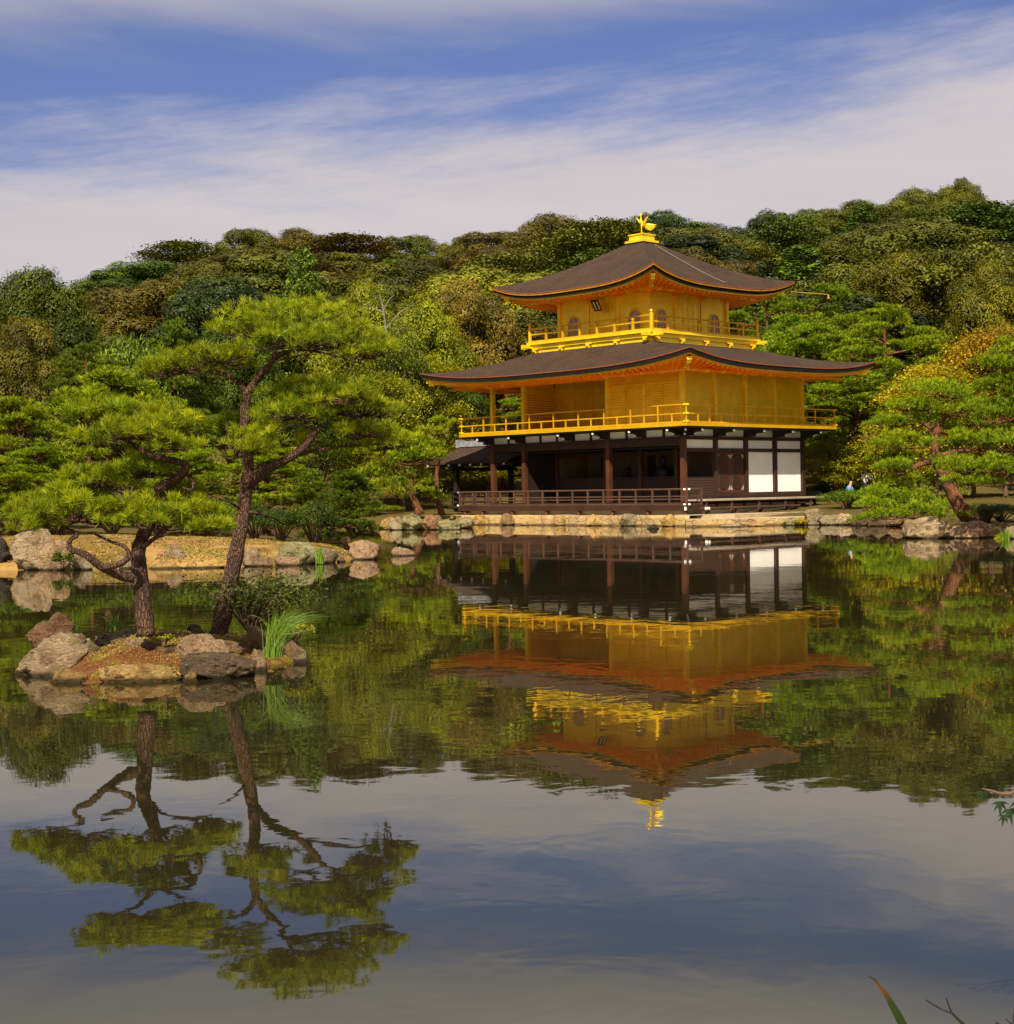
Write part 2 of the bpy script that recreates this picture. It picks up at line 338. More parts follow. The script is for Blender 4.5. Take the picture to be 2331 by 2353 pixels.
SKY_X = [0, 60, 130, 165, 250, 330, 430, 500, 580, 650, 700, 790, 870, 940, 1000, 1010, 1080, 1200, 1300, 1370, 1440, 1540, 1560, 1640, 1700, 1760, 1810, 1850, 1880, 1914]
SKY_Y = [545, 545, 548, 545, 496, 460, 430, 424, 440, 434, 447, 428, 446, 428, 436, 410, 402, 402, 405, 418, 402, 392, 378, 367, 352, 342, 345, 366, 362, 358]
_sk = [atd(a, b_, 162.) for a, b_ in zip(SKY_X, SKY_Y)]
SK_U = np.array([p.x/162 for p in _sk]); SK_Z = np.array([p.z for p in _sk])
def skyline(u): return np.interp(u, SK_U, SK_Z)
_us = np.linspace(-.6, .6, 121); _hz = np.convolve(np.pad(skyline(_us), 6, 'edge'), np.ones(13)/13, 'valid')-10.0
def hill(x, y):
    u = x/np.maximum(y, 30); t = np.clip((y-84)/(162-84), 0, 1); s = t*t*(3-2*t)*.6+t*.4
    back = np.clip((y-190)/260, 0, 1)
    return np.interp(u, _us, _hz)*s*(1-.7*back*back)
def ground(x, y):
    d = pond_dist(x, y); dl = np.maximum(d, 0)
    z = .30*(1-np.exp(-dl/.45))+.045*np.minimum(dl, 14)+hill(np.asarray(x, float), np.asarray(y, float))
    return np.where(d < 0, np.maximum(-1.2, -.75*(1-np.exp(d/.5))-.02), z)
def gz(x, y): return float(ground(np.array([x]), np.array([y]))[0])
def mat_ground():
    g = G('sandy_mossy_ground'); c = g.coord(); n = g.noise(c, .35, 5, .6, .4); m = g.noise(c, 1.6, 6, .65); f = g.noise(c, 14, 5, .7)
    sand = g.mix(f, (.20, .105, .03), (.40, .25, .09)); moss = g.mix(f, (.06, .05, .010), (.17, .12, .022))
    col = g.mix(g.step(g.math('ADD', g.math('MULTIPLY', n, .55), g.math('MULTIPLY', m, .45)), .46, .58), sand, moss)
    col = g.mix(g.math('MULTIPLY', g.step(f, .55, .7), .5), col, (.16, .075, .025))
    y_ = g.n('ShaderNodeSeparateXYZ'); g.l(c, y_.inputs[0])
    col = g.mix(g.step(g.math('ADD', y_.outputs[1], g.math('MULTIPLY', m, 4)), 39.5, 45), col, g.mix(f, (.05, .045, .012), (.13, .085, .022)))   # leaf litter under the wood
    return g.pbr(col, .95, 0, g.bump(g.math('ADD', m, g.math('MULTIPLY', f, .4)), .05), .1)
xs = np.concatenate([np.linspace(-600, -60, 14), np.arange(-56, -22, 3.), np.arange(-20, 24, .45), np.arange(25, 60, 3.), np.linspace(62, 600, 14)])
ys = np.concatenate([np.linspace(-60, 0, 8), np.arange(1, 6, .5), np.arange(7, 31, 4.), np.arange(32, 78, .45), np.arange(79, 170, 3.), np.linspace(175, 900, 22)])
gx, gy = np.meshgrid(xs, ys); zz = ground(gx, gy)
rg = np.random.default_rng(3); zz = zz+np.where(zz > .05, rg.normal(0, .018, zz.shape), 0)
gv = np.stack([gx.ravel(), gy.ravel(), zz.ravel()], 1); nx_ = len(xs)
gf = [(j*nx_+i, j*nx_+i+1, (j+1)*nx_+i+1, (j+1)*nx_+i) for j in range(len(ys)-1) for i in range(nx_-1)]
tm = bpy.data.meshes.new('ground'); tm.from_pydata(gv.tolist(), [], gf); tm.polygons.foreach_set('use_smooth', [True]*len(gf)); tm.materials.append(mat_ground())
link('ground', tm)['kind'] = 'structure'

# ------------------------------------------------------------------ golden pavilion (its own axes: x along the long front, y away along the side)
b = 2.12
pav = empty('golden_pavilion', bw(0, 0, 0), -YAW)
tag(pav, 'three storey golden temple pavilion with two dark bark roofs on the far shore', 'pavilion')
def part(mb, name, mats, parent=None, smooth=False): return mb.build(name, mats, parent or pav, smooth)
XL, YB = -5.5*b, 4*b
CX, CYb = -2.75*b, 2*b
# ground storey: foundation, deck
part(MB().box(XL-.6, .85, -1.0, YB+.6, -.4, .60), 'foundation', PLASTER)
m = MB().box(XL-1.15, 1.2, -1.22, -.12, .70, .80).box(XL-1.15, -5.5*b-.12, -.12, YB+.9, .70, .80)
m.box(XL-1.17, 1.22, -1.27, -1.222, .60, .83).box(XL-1.22, XL-1.152, -1.22, YB+.9, .60, .83).box(1.202, 1.25, -1.22, -.2, .60, .83)
part(m, 'deck', WOOD)
part(MB().box(XL-.1, .1, -.1, YB+.1, .64, .93), 'hall_floor', WOOD)
for x in [-12.4, -11.2, -9.2, -7.0, -5.0, -3.0, -1.0, 1.05]:
    part(MB().tube([(x, -1.12, .70), (x+.0, -1.2, .36)], .085, 8), 'deck_post', WOOD_RED)
def railing(name, path, posts, levels, mats, post_w, rail_w, parent=None, post_top=None, zb=.8, caps=None, round_top=True):
    """rails along a path of (x,y); every post its own sub-part"""
    m = MB()
    for z, w in levels:
        for (x0, y0), (x1, y1) in zip(path, path[1:]):
            if round_top and z == levels[0][0]: m.tube([(x0, y0, z), (x1, y1, z)], w/2, 8)
            else: m.bar((x0, y0, z), (x1, y1, z), w*.8, w)
    r = part(m, name, mats)
    for (x, y, zt) in posts:
        MB().box(x-post_w/2, x+post_w/2, y-post_w/2, y+post_w/2, zb, zt).build('baluster', mats, r)
    return r
pp = [(XL-1.1+i*(13.94-.04)/15.0, -1.2, 1.47) for i in range(1, 15)]+[(XL-1.1, -1.2, 1.5), (1.13, -1.2, 1.56), (1.13, -.25, 1.5)]
pp += [(XL-1.1, y, 1.47) for y in (-.2, .7)]
dr = railing('deck_railing', [(XL-1.1, .75), (XL-1.1, -1.2), (1.13, -1.2), (1.13, -.25)], pp, [(1.49, .075), (1.20, .05), (1.08, .05), (.87, .06)], WOOD_RAIL, .07, .06, zb=.80)
m = MB()
for x, y, z in ((1.13, -1.34, 1.49), (1.27, -1.2, 1.49), (1.13, -1.34, .87), (1.27, -1.2, .87), (XL-1.24, -1.2, 1.49), (XL-1.24, -1.2, .87)): m.box(x-.035, x+.035, y-.035, y+.035, z-.035, z+.035)
m.box(1.10, 1.18, -1.32, -1.275, .62, .76)
m.build('post_cap', CAP, dr)
# dark columns
cols = [(-k*b, 0) for k in (0, 2, 4.5, 5.5)]+[(-k*b, b) for k in (4.5, 3, 2, 1)]+[(0, k*b) for k in (1, 2, 3, 4)]+[(-k*b, YB) for k in (1, 2, 3, 4.5, 5.5)]+[(XL, k*b) for k in (1, 2, 3)]
for i, (x, y) in enumerate(cols):
    w = .105 if y == 0 else .095
    part(MB().box(x-w, x+w, y-w, y+w, .93, 3.75), 'column', WOOD_RED if y in (0, b) and x < .1 and not (x == 0 and y > 0) else WOOD)
# beams and white plaster band under the balcony
m = MB()
for (x0, x1, y0, y1, z0, z1) in ((XL, 0, -.09, .09, 3.34, 3.72), (XL, 0, YB-.09, YB+.09, 3.34, 3.72), (XL-.09, XL+.09, .13, YB-.13, 3.34, 3.72), (-.09, .09, .13, YB-.13, 3.59, 3.73), (-.085, .085, .13, YB-.13, 3.08, 3.22),
                                 (-4.5*b, 0, b-.07, b+.07, 3.02, 3.16), (-4.5*b, 0, b-.06, b+.06, 1.99, 2.06)):
    m.box(x0, x1, y0, y1, z0, z1)
part(m, 'beam', WOOD)
m = MB().box(XL+.02, -.02, .02, .05, 3.73, 4.03).box(-.06, -.03, .05, YB-.05, 3.74, 4.03).box(XL+.03, XL+.06, .06, YB-.05, 3.73, 4.03).box(XL+.02, -.02, YB-.05, YB-.02, 3.73, 4.03)
fr = part(m, 'frieze_panel', WHITE)
m = MB()
for i in range(12): x = -i*.5*b; MB().box(x-.06, x+.06, -.03, .015, 3.73, 4.03).build('frieze_strut', WOOD, fr)
for i in range(5): y = i*b; MB().box(-.025, .03, y-.09, y+.09, 3.74, 4.03).build('frieze_strut', WOOD, fr)
for i in range(4):
    part(MB().box(-.05, -.02, i*b+.13, (i+1)*b-.13, 3.23, 3.585), 'transom_panel', WHITE)
for i in (2, 3):
    p = part(MB().box(-.05, -.015, i*b+.125, (i+1)*b-.125, 1.30, 3.075), 'sliding_panel', WHITE); p['label'] = 'large white paper panel between dark posts'
part(MB().box(-.1, .1, b, YB, 1.14, 1.295).box(.02, .16, .1, YB, .93, 1.13), 'sill', WOOD)
# panelled double door on the side
dm = MB().box(-.06, -.02, b+.12, 2*b-.12, 1.30, 3.07); dr2 = part(dm, 'panelled_door', WOOD_RED)
m = MB()
for k in range(2):
    yc = b+.12+(.5+k)*(b-.24)/2; pts = []
    hw, z0, z1 = .34, 1.42, 2.98
    for a in range(0, 181, 15): pts.append((hw*math.cos(R(a)), z1-hw*.8+hw*.8*math.sin(R(a))))
    for a in range(180, 361, 15): pts.append((hw*math.cos(R(a)), z0+hw*.8+hw*.8*math.sin(R(a))))
    m.prism(pts, lambda p: (-.022, yc+p[0], p[1]), lambda p: (.006, yc+p[0]*.92, 2.2+(p[1]-2.2)*.97))
m.build('door_panel', WOOD, dr2, False)
m = MB()
for k in range(2):
    yc = b+.12+(.5+k)*(b-.24)/2
    for s in (-1, 1):
        for z in (1.42, 2.95): m.prism([(0, 0), (-s*.13, 0), (0, .2 if z < 2 else -.2)], lambda p: (-.018, yc+s*.44+p[0], z+p[1]), lambda p: (-.008, yc+s*.44+p[0], z+p[1]))
m.build('corner_fitting', plain('grey_metal_fitting', (.30, .27, .25), (.40, .37, .34), 8, .5), dr2)
# lattice half-shutters and dim hall behind
for i, (a0, a1) in enumerate(((-4.5, -3), (-3, -2), (-2, -1), (-1, 0))):
    part(MB().box(a0*b+.11, a1*b-.11, b-.03, b+.03, .94, 1.985), 'lattice_shutter', LATTICE)
part(MB().box(-.03, .03, .13, b-.11, .94, 1.985), 'lattice_shutter', LATTICE)
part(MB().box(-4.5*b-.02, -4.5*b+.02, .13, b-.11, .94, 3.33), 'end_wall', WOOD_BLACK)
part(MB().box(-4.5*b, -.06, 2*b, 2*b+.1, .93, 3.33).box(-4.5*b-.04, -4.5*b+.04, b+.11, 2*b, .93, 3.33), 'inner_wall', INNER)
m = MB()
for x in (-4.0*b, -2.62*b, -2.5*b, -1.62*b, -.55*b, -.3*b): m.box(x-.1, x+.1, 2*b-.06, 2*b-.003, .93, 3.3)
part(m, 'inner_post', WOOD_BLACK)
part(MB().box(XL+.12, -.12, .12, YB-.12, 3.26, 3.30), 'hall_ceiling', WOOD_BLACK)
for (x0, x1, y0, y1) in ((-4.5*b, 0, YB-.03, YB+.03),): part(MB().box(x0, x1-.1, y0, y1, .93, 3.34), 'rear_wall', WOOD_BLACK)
# steps along the side
m = MB().box(.28, 1.27, -.18, 9.1, .985, 1.055)
st = part(m, 'bench_step', WOOD_GREY)
for y in (.0, 1.7, 3.6, 5.5, 7.4, 8.85):
    for x in (.4, 1.16): MB().bar((x, y, .985), (x+(.04 if x > 1 else 0), y, .46), .09, .1, (0, 1, 0)).build('leg', WOOD_RAIL, st)
st = part(MB().box(1.32, 1.78, -.62, 5.8, .665, .735), 'low_step', WOOD_RAIL)
for y in (-.45, 1.4, 3.2, 5.0, 5.65): MB().bar((1.66, y, .665), (1.66, y, .28), .11, .09, (0, 1, 0)).build('leg', WOOD_RAIL, st)
MB().box(1.785, 1.80, -.62, -.52, .64, .74).box(1.62, 1.76, -.64, -.624, .64, .74).build('end_cap', CAP, st)
# brackets under the balcony
def bracket(x, y, dx, dy):
    m = MB().bar((x, y, 3.93), (x+dx*1.0, y+dy*1.0, 3.96), .15, .15).bar((x, y, 3.80), (x+dx*.62, y+dy*.62, 3.80), .14, .13)
    m.bar((x+dx*.5-dy*.4, y+dy*.5-dx*.4, 3.99), (x+dx*.5+dy*.4, y+dy*.5+dx*.4, 3.99), .12, .09)
    o = part(m, 'bracket', WOOD_BLACK)
    c = MB()
    for d, z, w in ((1.0, 3.965, .075), (.62, 3.80, .06)):
        q = (x+dx*d, y+dy*d, z); e = (x+dx*(d+.06), y+dy*(d+.06), z-.01); c.bar(q, e, w, w)
    c.build('nose_cap', CAP, o)
for k in (5.5, 4.5, 3, 2, 1): bracket(-k*b, 0, 0, -1)
bracket(0, 0, 0, -1)
for k in (0, 1, 2, 3, 4): bracket(0, k*b, 1, 0)
bracket(.02, -.02, .72, -.72)
for k in (0, 1.5, 3): bracket(XL, k*b, -1, 0)
# second storey: balcony
part(MB().box(XL-1.09, 1.09, -1.09, YB+1.09, 4.035, 4.10), 'balcony_underside', WOOD_BLACK)
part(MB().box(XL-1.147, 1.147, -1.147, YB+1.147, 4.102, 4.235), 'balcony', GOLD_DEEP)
def posts_line(p0, p1, n, full, half):
    o = []
    for i in range(2*n+1):
        t = i/(2*n); o.append((p0[0]+(p1[0]-p0[0])*t, p0[1]+(p1[1]-p0[1])*t, full if i % 2 == 0 else half))
    return o
e = 1.06
cs = [(XL-e, -e), (e, -e), (e, YB+e), (XL-e, YB+e)]
pl = posts_line(cs[0], cs[1], 9, 4.97, 4.61)[:-1]+posts_line(cs[1], cs[2], 7, 4.97, 4.61)[:-1]+posts_line(cs[2], cs[3], 9, 4.97, 4.61)[:-1]+posts_line(cs[3], cs[0], 7, 4.97, 4.61)[:-1]
r2 = railing('balcony_railing', cs+[cs[0]], pl, [(4.985, .052), (4.62, .05), (4.275, .06)], GOLD_DEEP, .05, .05, zb=4.236)
m = MB()
for x, y in cs[:3]:
    for z in (4.30, 4.62, 4.985): m.box(x-.13, x+.13, y-.035, y+.035, z-.037, z+.037).box(x-.035, x+.035, y-.13, y+.13, z-.036, z+.036)
m.build('corner_fitting', GOLD, r2)
# second storey walls
Z2, Z2T = 4.237, 6.56
for (x, y) in [(-k*b, 0) for k in (0, 2, 4.5, 5.5)]+[(0, k*b) for k in (1, 2, 3, 4)]+[(XL, k*b) for k in (1, 2, 3, 4)]+[(-4.5*b, YB), (-2*b, YB)]:
    part(MB().box(x-.095, x+.095, y-.095, y+.095, Z2, Z2T), 'gilded_column', GOLD)
for i in range(4):
    x1 = -i*.5*b-(.09 if i == 0 else .012); x0 = -(i+1)*.5*b+(.09 if i == 3 else .012)
    part(MB().box(x0, x1, -.02, .02, Z2, 6.05), 'louvered_shutter', GOLD_LOUVER)
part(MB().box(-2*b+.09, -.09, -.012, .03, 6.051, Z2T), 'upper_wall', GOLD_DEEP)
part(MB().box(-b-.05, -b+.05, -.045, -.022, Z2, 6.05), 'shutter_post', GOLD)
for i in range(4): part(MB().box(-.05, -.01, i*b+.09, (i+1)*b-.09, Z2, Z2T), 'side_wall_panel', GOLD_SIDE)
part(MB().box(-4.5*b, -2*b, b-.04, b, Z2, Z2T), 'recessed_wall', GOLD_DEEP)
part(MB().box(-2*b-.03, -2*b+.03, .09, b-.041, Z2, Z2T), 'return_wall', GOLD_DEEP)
m = MB()
for k in (4.45, 3.9, 3.35, 2.8, 2.25): m.box(-k*b-.03, -k*b+.03, b-.075, b-.042, Z2, 6.2)
m.box(-4.5*b+.02, -2*b-.04, b-.09, b-.042, 6.2, 6.28)
part(m, 'sliding_door_frame', GOLD_DEEP)
part(MB().box(-4.5*b-.025, -4.5*b+.025, .09, b-.1, Z2, 5.95), 'lattice_window', LATTICE_GOLD)
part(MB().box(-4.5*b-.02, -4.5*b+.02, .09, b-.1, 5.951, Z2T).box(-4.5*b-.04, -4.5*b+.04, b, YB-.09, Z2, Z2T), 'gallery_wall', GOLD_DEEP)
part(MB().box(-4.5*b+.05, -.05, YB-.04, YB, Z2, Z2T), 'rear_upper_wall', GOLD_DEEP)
part(MB().box(XL, -4.5*b-.09, -.05, .05, 6.36, Z2T).box(-4.5*b+.09, -2*b-.09, -.05, .05, 6.36, Z2T).box(XL-.05, XL+.05, .09, YB-.09, 6.36, Z2T), 'gallery_beam', GOLD_BOUNCE)
# roofs
def roof(cx, cy, hx, hy, tx, ty, ze, zt, rise, pw, bands, wallx, wally, zs, nm, nu=28, nv=12):
    def pt(side, u, v, inset=0.0, drop=0.0):
        ex, ey = hx-inset, hy-inset; X = ex+(tx-ex)*v; Y = ey+(ty-ey)*v
        lift = rise*(abs(u)**3.2)*(1-v)**2.2; bow = 0.0
        z = ze+(zt-ze)*(v**pw)+lift-drop
        px, py = ((u*X, -Y), (X, u*Y), (-u*X, Y), (-X, -u*Y))[side]
        return (cx+px, cy+py, z)
    m = MB()
    for s in range(4):
        vs = [pt(s, -1+2*i/nu, j/nv) for j in range(nv+1) for i in range(nu+1)]
        m.add(vs, [(j*(nu+1)+i, j*(nu+1)+i+1, (j+1)*(nu+1)+i+1, (j+1)*(nu+1)+i) for j in range(nv) for i in range(nu)])
    top = part(m, nm, SHINGLE, None, True)
    ins, dr_ = 0.0, 0.0
    for (bn, th, inset, matb) in bands:
        m = MB()
        for s in range(4):
            us = [-1+2*i/nu for i in range(nu+1)]
            a = [pt(s, u, 0, inset, dr_) for u in us]; c = [pt(s, u, 0, inset, dr_+th) for u in us]; d = [pt(s, u, 0, inset+.22, dr_+th) for u in us]; t = [pt(s, u, 0, inset+.22, dr_-.0) for u in us]
            k = nu+1; m.add(a+c+d, [(i+1, i, k+i, k+i+1) for i in range(nu)]+[(k+i+1, k+i, 2*k+i, 2*k+i+1) for i in range(nu)])
        m.build(bn, matb, top); dr_ += th; ins = inset
    m = MB(); ns = 5
    for s in range(4):
        vs = []
        for j in range(ns+1):
            v = j/ns
            for i in range(nu+1):
                u = -1+2*i/nu; ex, ey = hx-ins-.1, hy-ins-.1; X = ex+(wallx-ex)*v; Y = ey+(wally-ey)*v
                z = (ze-dr_+rise*abs(u)**3.2+.012)*(1-v)+zs*v
                px, py = ((u*X, -Y), (X, u*Y), (-u*X, Y), (-X, -u*Y))[s]; vs.append((cx+px, cy+py, z))
        m.add(vs, [(j*(nu+1)+i+1, j*(nu+1)+i, (j+1)*(nu+1)+i, (j+1)*(nu+1)+i+1) for j in range(ns) for i in range(nu)])
    so = part(m, 'soffit', GOLD_BOUNCE, None, True)
    # rafters under the soffit
    m = MB()
    for s in range(4):
        n = int((2*(hx if s % 2 == 0 else hy))/.34)
        for i in range(n):
            u = -1+2*(i+.5)/n
            q = []
            for v in (.02, .97):
                ex, ey = hx-ins-.1, hy-ins-.1; X = ex+(wallx-ex)*v; Y = ey+(wally-ey)*v; uu = u*(1 if v < .5 else 1)
                z = (ze-dr_+rise*abs(u)**3.2)*(1-v)+zs*v-.035
                q.append(tuple(a+c for a, c in zip((cx, cy, 0), (*((uu*X, -Y), (X, uu*Y), (-uu*X, Y), (-X, -uu*Y))[s], z))))
            m.bar(q[0], q[1], .07, .07)
    m.build('rafter', GOLD_BOUNCE, so)
    return top, pt
def corner_beams(cx, cy, hx, hy, wx, wy, z0, z1, ext):
    for sx_, sy_ in ((1, -1), (-1, -1), (1, 1), (-1, 1)):
        a = Vector((cx+sx_*wx, cy+sy_*wy, z0)); e_ = Vector((cx+sx_*(hx-ext), cy+sy_*(hy-ext), z1))
        o = part(MB().bar(a, e_, .15, .17), 'corner_beam', GOLD)
        d = (e_-a).normalized(); q = e_+d*.02
        MB().bar(q-d*.12, q+d*.08, .19, .12).bar(q-d*.3+Vector((0, 0, -.12)), q-d*.05+Vector((0, 0, -.12)), .17, .10).build('beam_end', GOLD, o)
        w = e_-d*.45+Vector((0, 0, -.12))
        MB().tube([w, w+Vector((0, 0, -.12))], .012, 5).lathe(w+Vector((0, 0, -.12)), [(.03, 0), (.05, -.03), (.06, -.14), (.075, -.17)], 10).build('wind_bell', GOLD_DEEP, o)
lo, lpt = roof(CX, CYb, 5.5*b/2+2.4455, 2*b+2.4455, 3.72, 3.72, 6.69, 7.93, .50, 1.18,
     [('eave_edge', .045, 0, EAVE_RED), ('eave_shadow_board', .17, .03, EAVE_BLACK), ('eave_fascia', .075, .10, GOLD_DEEP)], 5.5*b/2-.05, 2*b-.05, 6.54, 'lower_roof')
corner_beams(CX, CYb, 5.5*b/2+2.4455, 2*b+2.4455, 5.5*b/2, 2*b, 6.46, 6.74, .30)
m = MB()
for (x0, y0, x1, y1) in ((XL-1.3, -1.3, 1.3, -1.3), (1.3, -1.3, 1.3, YB+1.3), (XL-1.3, YB+1.3, XL-1.3, -1.3)): m.bar((x0, y0, 6.38), (x1, y1, 6.38), .12, .10)
part(m, 'purlin', GOLD_BOUNCE)
for k in range(0, 9): part(MB().box(1.18, 1.46, k*b*.5-.05, k*b*.5+.05, 6.31, 6.43), 'purlin_bracket', GOLD)
for k in range(0, 12): part(MB().box(-k*b*.5-.05, -k*b*.5+.05, -1.46, -1.18, 6.31, 6.43), 'purlin_bracket', GOLD)
# third storey
H3 = 3.72
def sq(mb, h, z0, z1): return mb.box(CX-h, CX+h, CYb-h, CYb+h, z0, z1)
part(sq(sq(MB(), 3.66, 7.6, 8.12), 3.74, 8.122, 8.30), 'upper_base', GOLD)
part(sq(MB(), 3.86, 8.302, 8.42), 'upper_balcony', GOLD)
m = MB()
for sx_, sy_ in ((1, -1), (-1, -1), (1, 1), (-1, 1)):
    for dx, dy in ((1, 0), (0, 1)): m.bar((CX+sx_*3.5, CYb+sy_*3.7, 8.22) if dx else (CX+sx_*3.7, CYb+sy_*3.5, 8.22), (CX+sx_*(4.3 if dx else 3.7), CYb+sy_*(3.7 if dx else 4.3), 8.22), .16, .14)
part(m, 'beam_end', GOLD)
for s in range(4):
    for k in range(5):
        u = -3.4+k*1.7; q = ((u, -3.67), (3.67, u), (-u, 3.67), (-3.67, -u))[s]; o_ = ((0, -1), (1, 0), (0, 1), (-1, 0))[s]
        m = MB(); x, y = CX+q[0], CYb+q[1]
        m.bar((x, y, 8.0), (x+o_[0]*.2, y+o_[1]*.2, 8.03), .10, .10).bar((x, y, 8.09), (x+o_[0]*.13, y+o_[1]*.13, 8.1), .34, .05).bar((x+o_[0]*.03, y+o_[1]*.03, 7.93), (x+o_[0]*.12, y+o_[1]*.12, 7.95), .13, .08)
        part(m, 'carved_bracket', GOLD)
e = 3.74
c3 = [(CX-e, CYb-e), (CX+e, CYb-e), (CX+e, CYb+e), (CX-e, CYb+e)]
m = MB()
for (x0, y0), (x1, y1) in zip(c3, c3[1:]+c3[:1]):
    m.tube([(x0, y0, 9.05), (x1, y1, 9.05)], .033, 8); m.bar((x0, y0, 8.79), (x1, y1, 8.79), .05, .06); m.bar((x0, y0, 8.46), (x1, y1, 8.46), .07, .08)
r3 = part(m, 'upper_railing', GOLD_DEEP)
for i, ((x0, y0), (x1, y1)) in enumerate(zip(c3, c3[1:]+c3[:1])):
    MB().lathe((x0, y0, 8.28), [(.09, 0), (.09, .85), (.07, .87), (.10, .93), (.085, 1.0), (.03, 1.08), (.004, 1.16)], 10).build('corner_post', GOLD_DEEP, r3)
    for k in range(1, 7):
        t = k/7; x, y = x0+(x1-x0)*t, y0+(y1-y0)*t
        MB().box(x-.045, x+.045, y-.045, y+.045, 8.42, 8.88).lathe((x, y, 8.88), [(.05, 0), (.085, .06), (.06, .10), (.04, .14)], 8).build('baluster', GOLD_DEEP, r3)
part(sq(MB(), 2.70, 8.43, 10.30), 'upper_hall_wall', GOLD_PANEL)
m3 = []
for s in range(4):
    def P(u, d, z, s=s):
        q = ((u, -d), (d, u), (-u, d), (-d, -u))[s]; return (CX+q[0], CYb+q[1], z)
    for u in (-2.75, -.92, .92) :
        q = P(u, 2.75 if abs(u) > 2.7 else 2.72, 0); part(MB().box(q[0]-.075, q[0]+.075, q[1]-.075, q[1]+.075, 8.421, 10.32), 'upper_column', GOLD)
    def slab(mb, u0, u1, z0, z1, d0, d1):
        a, c = P(u0, d0, z0), P(u1, d1, z1); return mb.box(min(a[0], c[0]), max(a[0], c[0]), min(a[1], c[1]), max(a[1], c[1]), z0, z1)
    part(slab(MB(), -2.6, -1.0, 9.76, 9.80, 2.705, 2.725), 'wall_rail', GOLD); part(slab(MB(), 1.0, 2.6, 9.76, 9.80, 2.705, 2.725), 'wall_rail', GOLD)
    for u in (-1.87, 1.87):
        out = [(-.37, 8.54), (-.36, 9.0), (-.35, 9.15), (-.31, 9.29), (-.23, 9.41), (-.12, 9.48), (0, 9.50), (.12, 9.48), (.23, 9.41), (.31, 9.29), (.35, 9.15), (.36, 9.0), (.37, 8.54)]
        pn = part(MB().prism(out, lambda p: P(u+p[0], 2.69, p[1]), lambda p: P(u+p[0], 2.712, p[1])), 'cusped_window', PANE)
        m = MB()
        m.tube([P(u+p[0]*1.08, 2.73, 8.54+(p[1]-8.54)*1.04) for p in out], .032, 6)
        m.build('window_frame', GOLD, pn)
        m = MB(); slab(m, u-.022, u+.022, 8.5, 9.5, 2.705, 2.735)
        for k in (-.24, -.12, .12, .24): slab(m, u+k-.008, u+k+.008, 8.55, 9.33, 2.705, 2.722)
        for z in (8.7, 8.86, 9.02, 9.18): slab(m, u-.35, u+.35, z-.008, z+.008, 2.705, 2.72)
        m.build('muntin', GOLD_DEEP, pn)
    dm = MB(); slab(dm, -.74, .74, 8.45, 9.86, 2.702, 2.722); dd = part(dm, 'panelled_door', GOLD)
    m = MB()
    for k in (-.74, -.37, 0, .37, .74): slab(m, k-.035, k+.035, 8.43, 9.9, 2.705, 2.752)
    for z in (8.75, 9.15, 9.5): slab(m, -.72, .72, z-.012, z+.012, 2.71, 2.742)
    m.build('door_rail', GOLD, dd)
    for u in (-2.75, -.92, .92, 2.75):
        m = MB(); a = P(u, 2.76, 10.2)
        o_ = ((0, -1), (1, 0), (0, 1), (-1, 0))[s]; w_ = (o_[1], o_[0])
        for z, l, d in ((10.18, .16, .12), (10.28, .30, .28), (10.38, .40, .45)):
            m.bar((a[0]-w_[0]*l, a[1]-w_[1]*l, z), (a[0]+w_[0]*l, a[1]+w_[1]*l, z), .09, .07); m.bar((a[0], a[1], z+.035), (a[0]+o_[0]*d, a[1]+o_[1]*d, z+.035), .08, .06)
            for q in (-l, l): m.box(a[0]+w_[0]*q-.05, a[0]+w_[0]*q+.05, a[1]+w_[1]*q-.05, a[1]+w_[1]*q+.05, z+.03, z+.085)
        part(m, 'bracket_cluster', GOLD_BOUNCE)
up, upt = roof(CX, CYb, 5.015, 5.015, .56, .56, 10.46, 12.90, .62, 1.16,
     [('eave_edge', .04, 0, EAVE_RED), ('eave_gilding', .075, .02, EAVE_GILT), ('eave_shadow_board', .13, .08, EAVE_BLACK), ('eave_fascia', .08, .16, GOLD_DEEP)], 2.70, 2.70, 10.34, 'upper_roof')
corner_beams(CX, CYb, 5.015, 5.015, 2.75, 2.75, 10.30, 10.60, .42)
m = MB()
h = 3.7
m.bar((CX-h, CYb-h, 10.22), (CX+h, CYb-h, 10.22), .1, .1).bar((CX+h, CYb-h, 10.22), (CX+h, CYb+h, 10.22), .1, .1).bar((CX-h, CYb+h, 10.22), (CX-h, CYb-h, 10.22), .1, .1)
part(m, 'purlin', GOLD_BOUNCE)
m = MB()
for k in range(9):
    u = -3.2+k*.8
    part(MB().box(CX+u-.04, CX+u+.04, CYb-3.86, CYb-3.6, 10.15, 10.26), 'purlin_bracket', GOLD); part(MB().box(CX+3.6, CX+3.86, CYb+u-.04, CYb+u+.04, 10.15, 10.26), 'purlin_bracket', GOLD)
q0 = (CX+4.6, CYb+4.6, 10.62); q1 = (CX+6.1, CYb+6.1, 10.42)
part(MB().tube([q0, q1], .014, 6).lathe((q1[0], q1[1], 10.42), [(.02, 0), (.04, -.05), (.05, -.16), (.055, -.2)], 8), 'chain_rod', EAVE_GILT)
cable = [upt(1, .10, v, 0, -.03) for v in (.97, .85, .7, .55, .4, .25, .12)]
part(MB().tube(cable, .014, 6), 'lightning_cable', CABLE)
